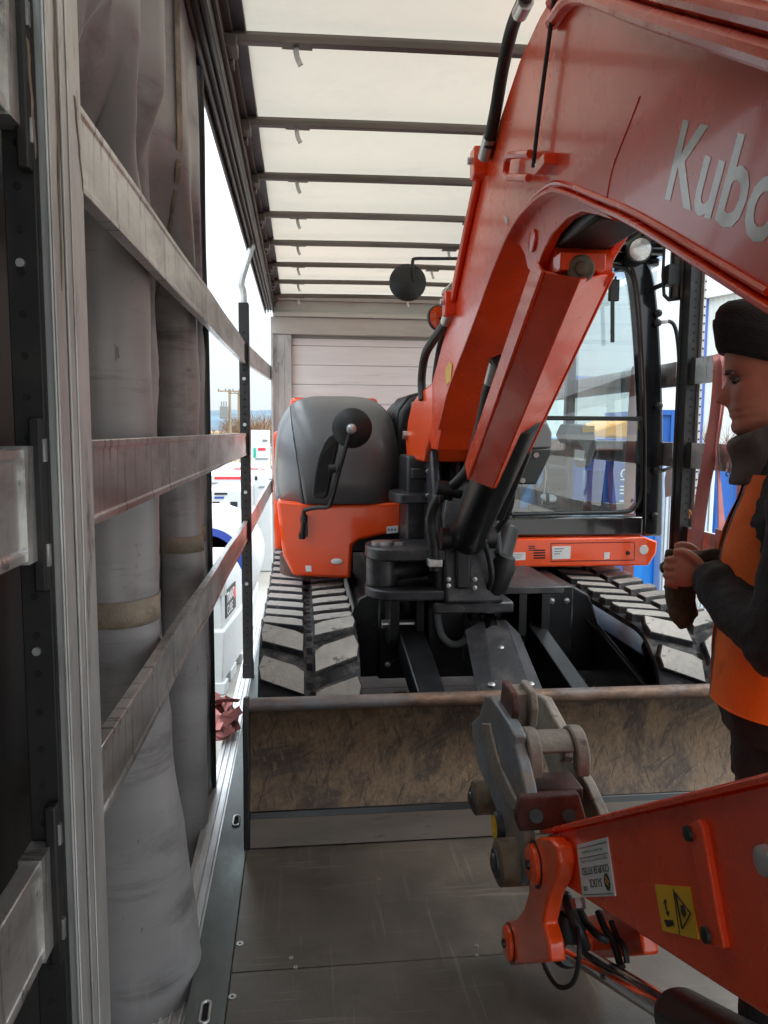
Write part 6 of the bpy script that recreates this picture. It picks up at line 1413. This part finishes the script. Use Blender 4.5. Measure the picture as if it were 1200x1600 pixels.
a = PY(1060, 598, 36); c_ = PY(1200, 598, 36); MB().box(a.x-6, c_.x+8, 36, 44, GZ, a.z).build('wall', 'cladding', LW)
MB().box(a.x-6.1, c_.x+8, 35.9, 35.99, a.z-.05, a.z+.25).build('eaves_trim', 'bluetrim', LW)
# grey cabin with company sign
CB = thing('site_cabin', (6.1, 9.4, GZ), 'pale grey panelled site cabin with a small white company sign', 'cabin')
ca, cc = PY(1040, 705, 8.6), PY(1120, 705, 8.6)
MB().box(ca.x, cc.x, 8.6, 11.2, GZ, 1.42).build('cabin_shell', 'cabin', CB, bevel=.02)
for k in range(12): 
    x = ca.x+.02+(cc.x-ca.x-.04)*k/12; MB().box(x, x+.012, 8.592, 8.599, GZ+.1, 1.40).build('panel_joint', 'greyplastic', CB)
u, w = PY(1066, 738, 8.58), PY(1080, 760, 8.58); sg = MB().box(u.x, w.x, 8.575, 8.59, w.z, u.z).build('sign', 'label', CB, bevel=.004)
lettering('DW', .10, 'navy', (u.x+.015, 8.572, (u.z+w.z)/2+.0), (1, 0, 0), (0, 0, 1), CB, shear=.3)
MB().box(u.x+.02, w.x-.02, 8.572, 8.574, w.z+.03, w.z+.05).build('sign_line', 'navy', CB)
# blue containers
def container(px0, px1, pyt, Y, dep, label, m_='blue', text=None):
    a, c_ = PY(px0, pyt, Y), PY(px1, pyt, Y); o = thing('shipping_container', ((a.x+c_.x)/2, Y+dep/2, GZ), label, 'container')
    b = MB(); n = int((c_.x-a.x)/.07); pts = [(a.x+(c_.x-a.x)*i/n, Y+(.03 if (i//2) % 2 else 0)) for i in range(n+1)]
    b.prism([(x, y, GZ+.15) for x, y in pts]+[(c_.x, Y+dep, GZ+.15), (a.x, Y+dep, GZ+.15)], (0, 0, a.z-GZ-.15)); b.build('container_shell', m_, o, sharp=20)
    MB().box(a.x-.03, c_.x+.03, Y-.03, Y+.05, a.z-.12, a.z).box(a.x-.03, c_.x+.03, Y-.03, Y+.05, GZ, GZ+.16).build('container_frame', m_, o, bevel=.01)
    for x in (a.x, c_.x): MB().box(x-.05, x+.05, Y-.04, Y+.06, GZ, a.z).build('corner_casting', m_, o, bevel=.01)
    return o, a, c_
o, a, c_ = container(862, 966, 684, 8.4, 2.4, 'blue container behind the cab with white lettering running down it')
p = PY(968, 688, 8.36)
lettering('CO CHIMRI', .20, 'label', V((p.x+.02, 8.345, p.z-.02)), (0, 0, -1), (1, 0, 0), o, cx=.8, ext=.002)
MB().box(PY(960, 700, 8.35).x, PY(985, 700, 8.35).x+.06, 8.35, 8.359, GZ+.2, a.z).build('letter_panel', 'blue', o)
o, a, c_ = container(984, 1034, 700, 8.8, 2.4, 'light blue container standing next to the lettered blue one', 'lightblue')
container(1126, 1230, 718, 9.6, 2.4, 'blue container to the right of the grey cabin, behind the man')
container(1030, 1052, 640, 16, 3, 'tall blue container far behind the cab handrail')
# amber machine on top of the yard line, seen through the glass
AM = thing('telehandler', (PY(965, 690, 13).x, 13.6, GZ), 'amber telehandler behind the blue containers', 'telehandler')
a, c_ = PY(915, 655, 13), PY(1002, 676, 13)
MB().prism([(a.x, 13, c_.z-.1), (c_.x, 13, c_.z-.1), (c_.x, 13, a.z+.05), (a.x+.7, 13, a.z+.0), (a.x, 13, c_.z)], (0, 1.4, 0)).build('machine_body', 'amber', AM, bevel=.05)
MB().box(a.x+.1, c_.x-.1, 13.1, 14.3, GZ+.4, c_.z-.1).build('machine_chassis', 'black', AM)
for x in (a.x+.4, c_.x-.4):
    for y in (13.0, 14.2): MB().lathe((x-.0, y-.1, GZ+.45), (0, 1, 0), [(0, .2), (0, .42), (.04, .45), (.26, .45), (.3, .42), (.3, .2)], 20).build('wheel', 'tyre', AM)
# bare shrub by the warehouse corner
p = PY(1080, 700, 20); bare_tree(p.x, 20, 3.4, 3, 'bare shrub growing in front of the warehouse corner', 44)
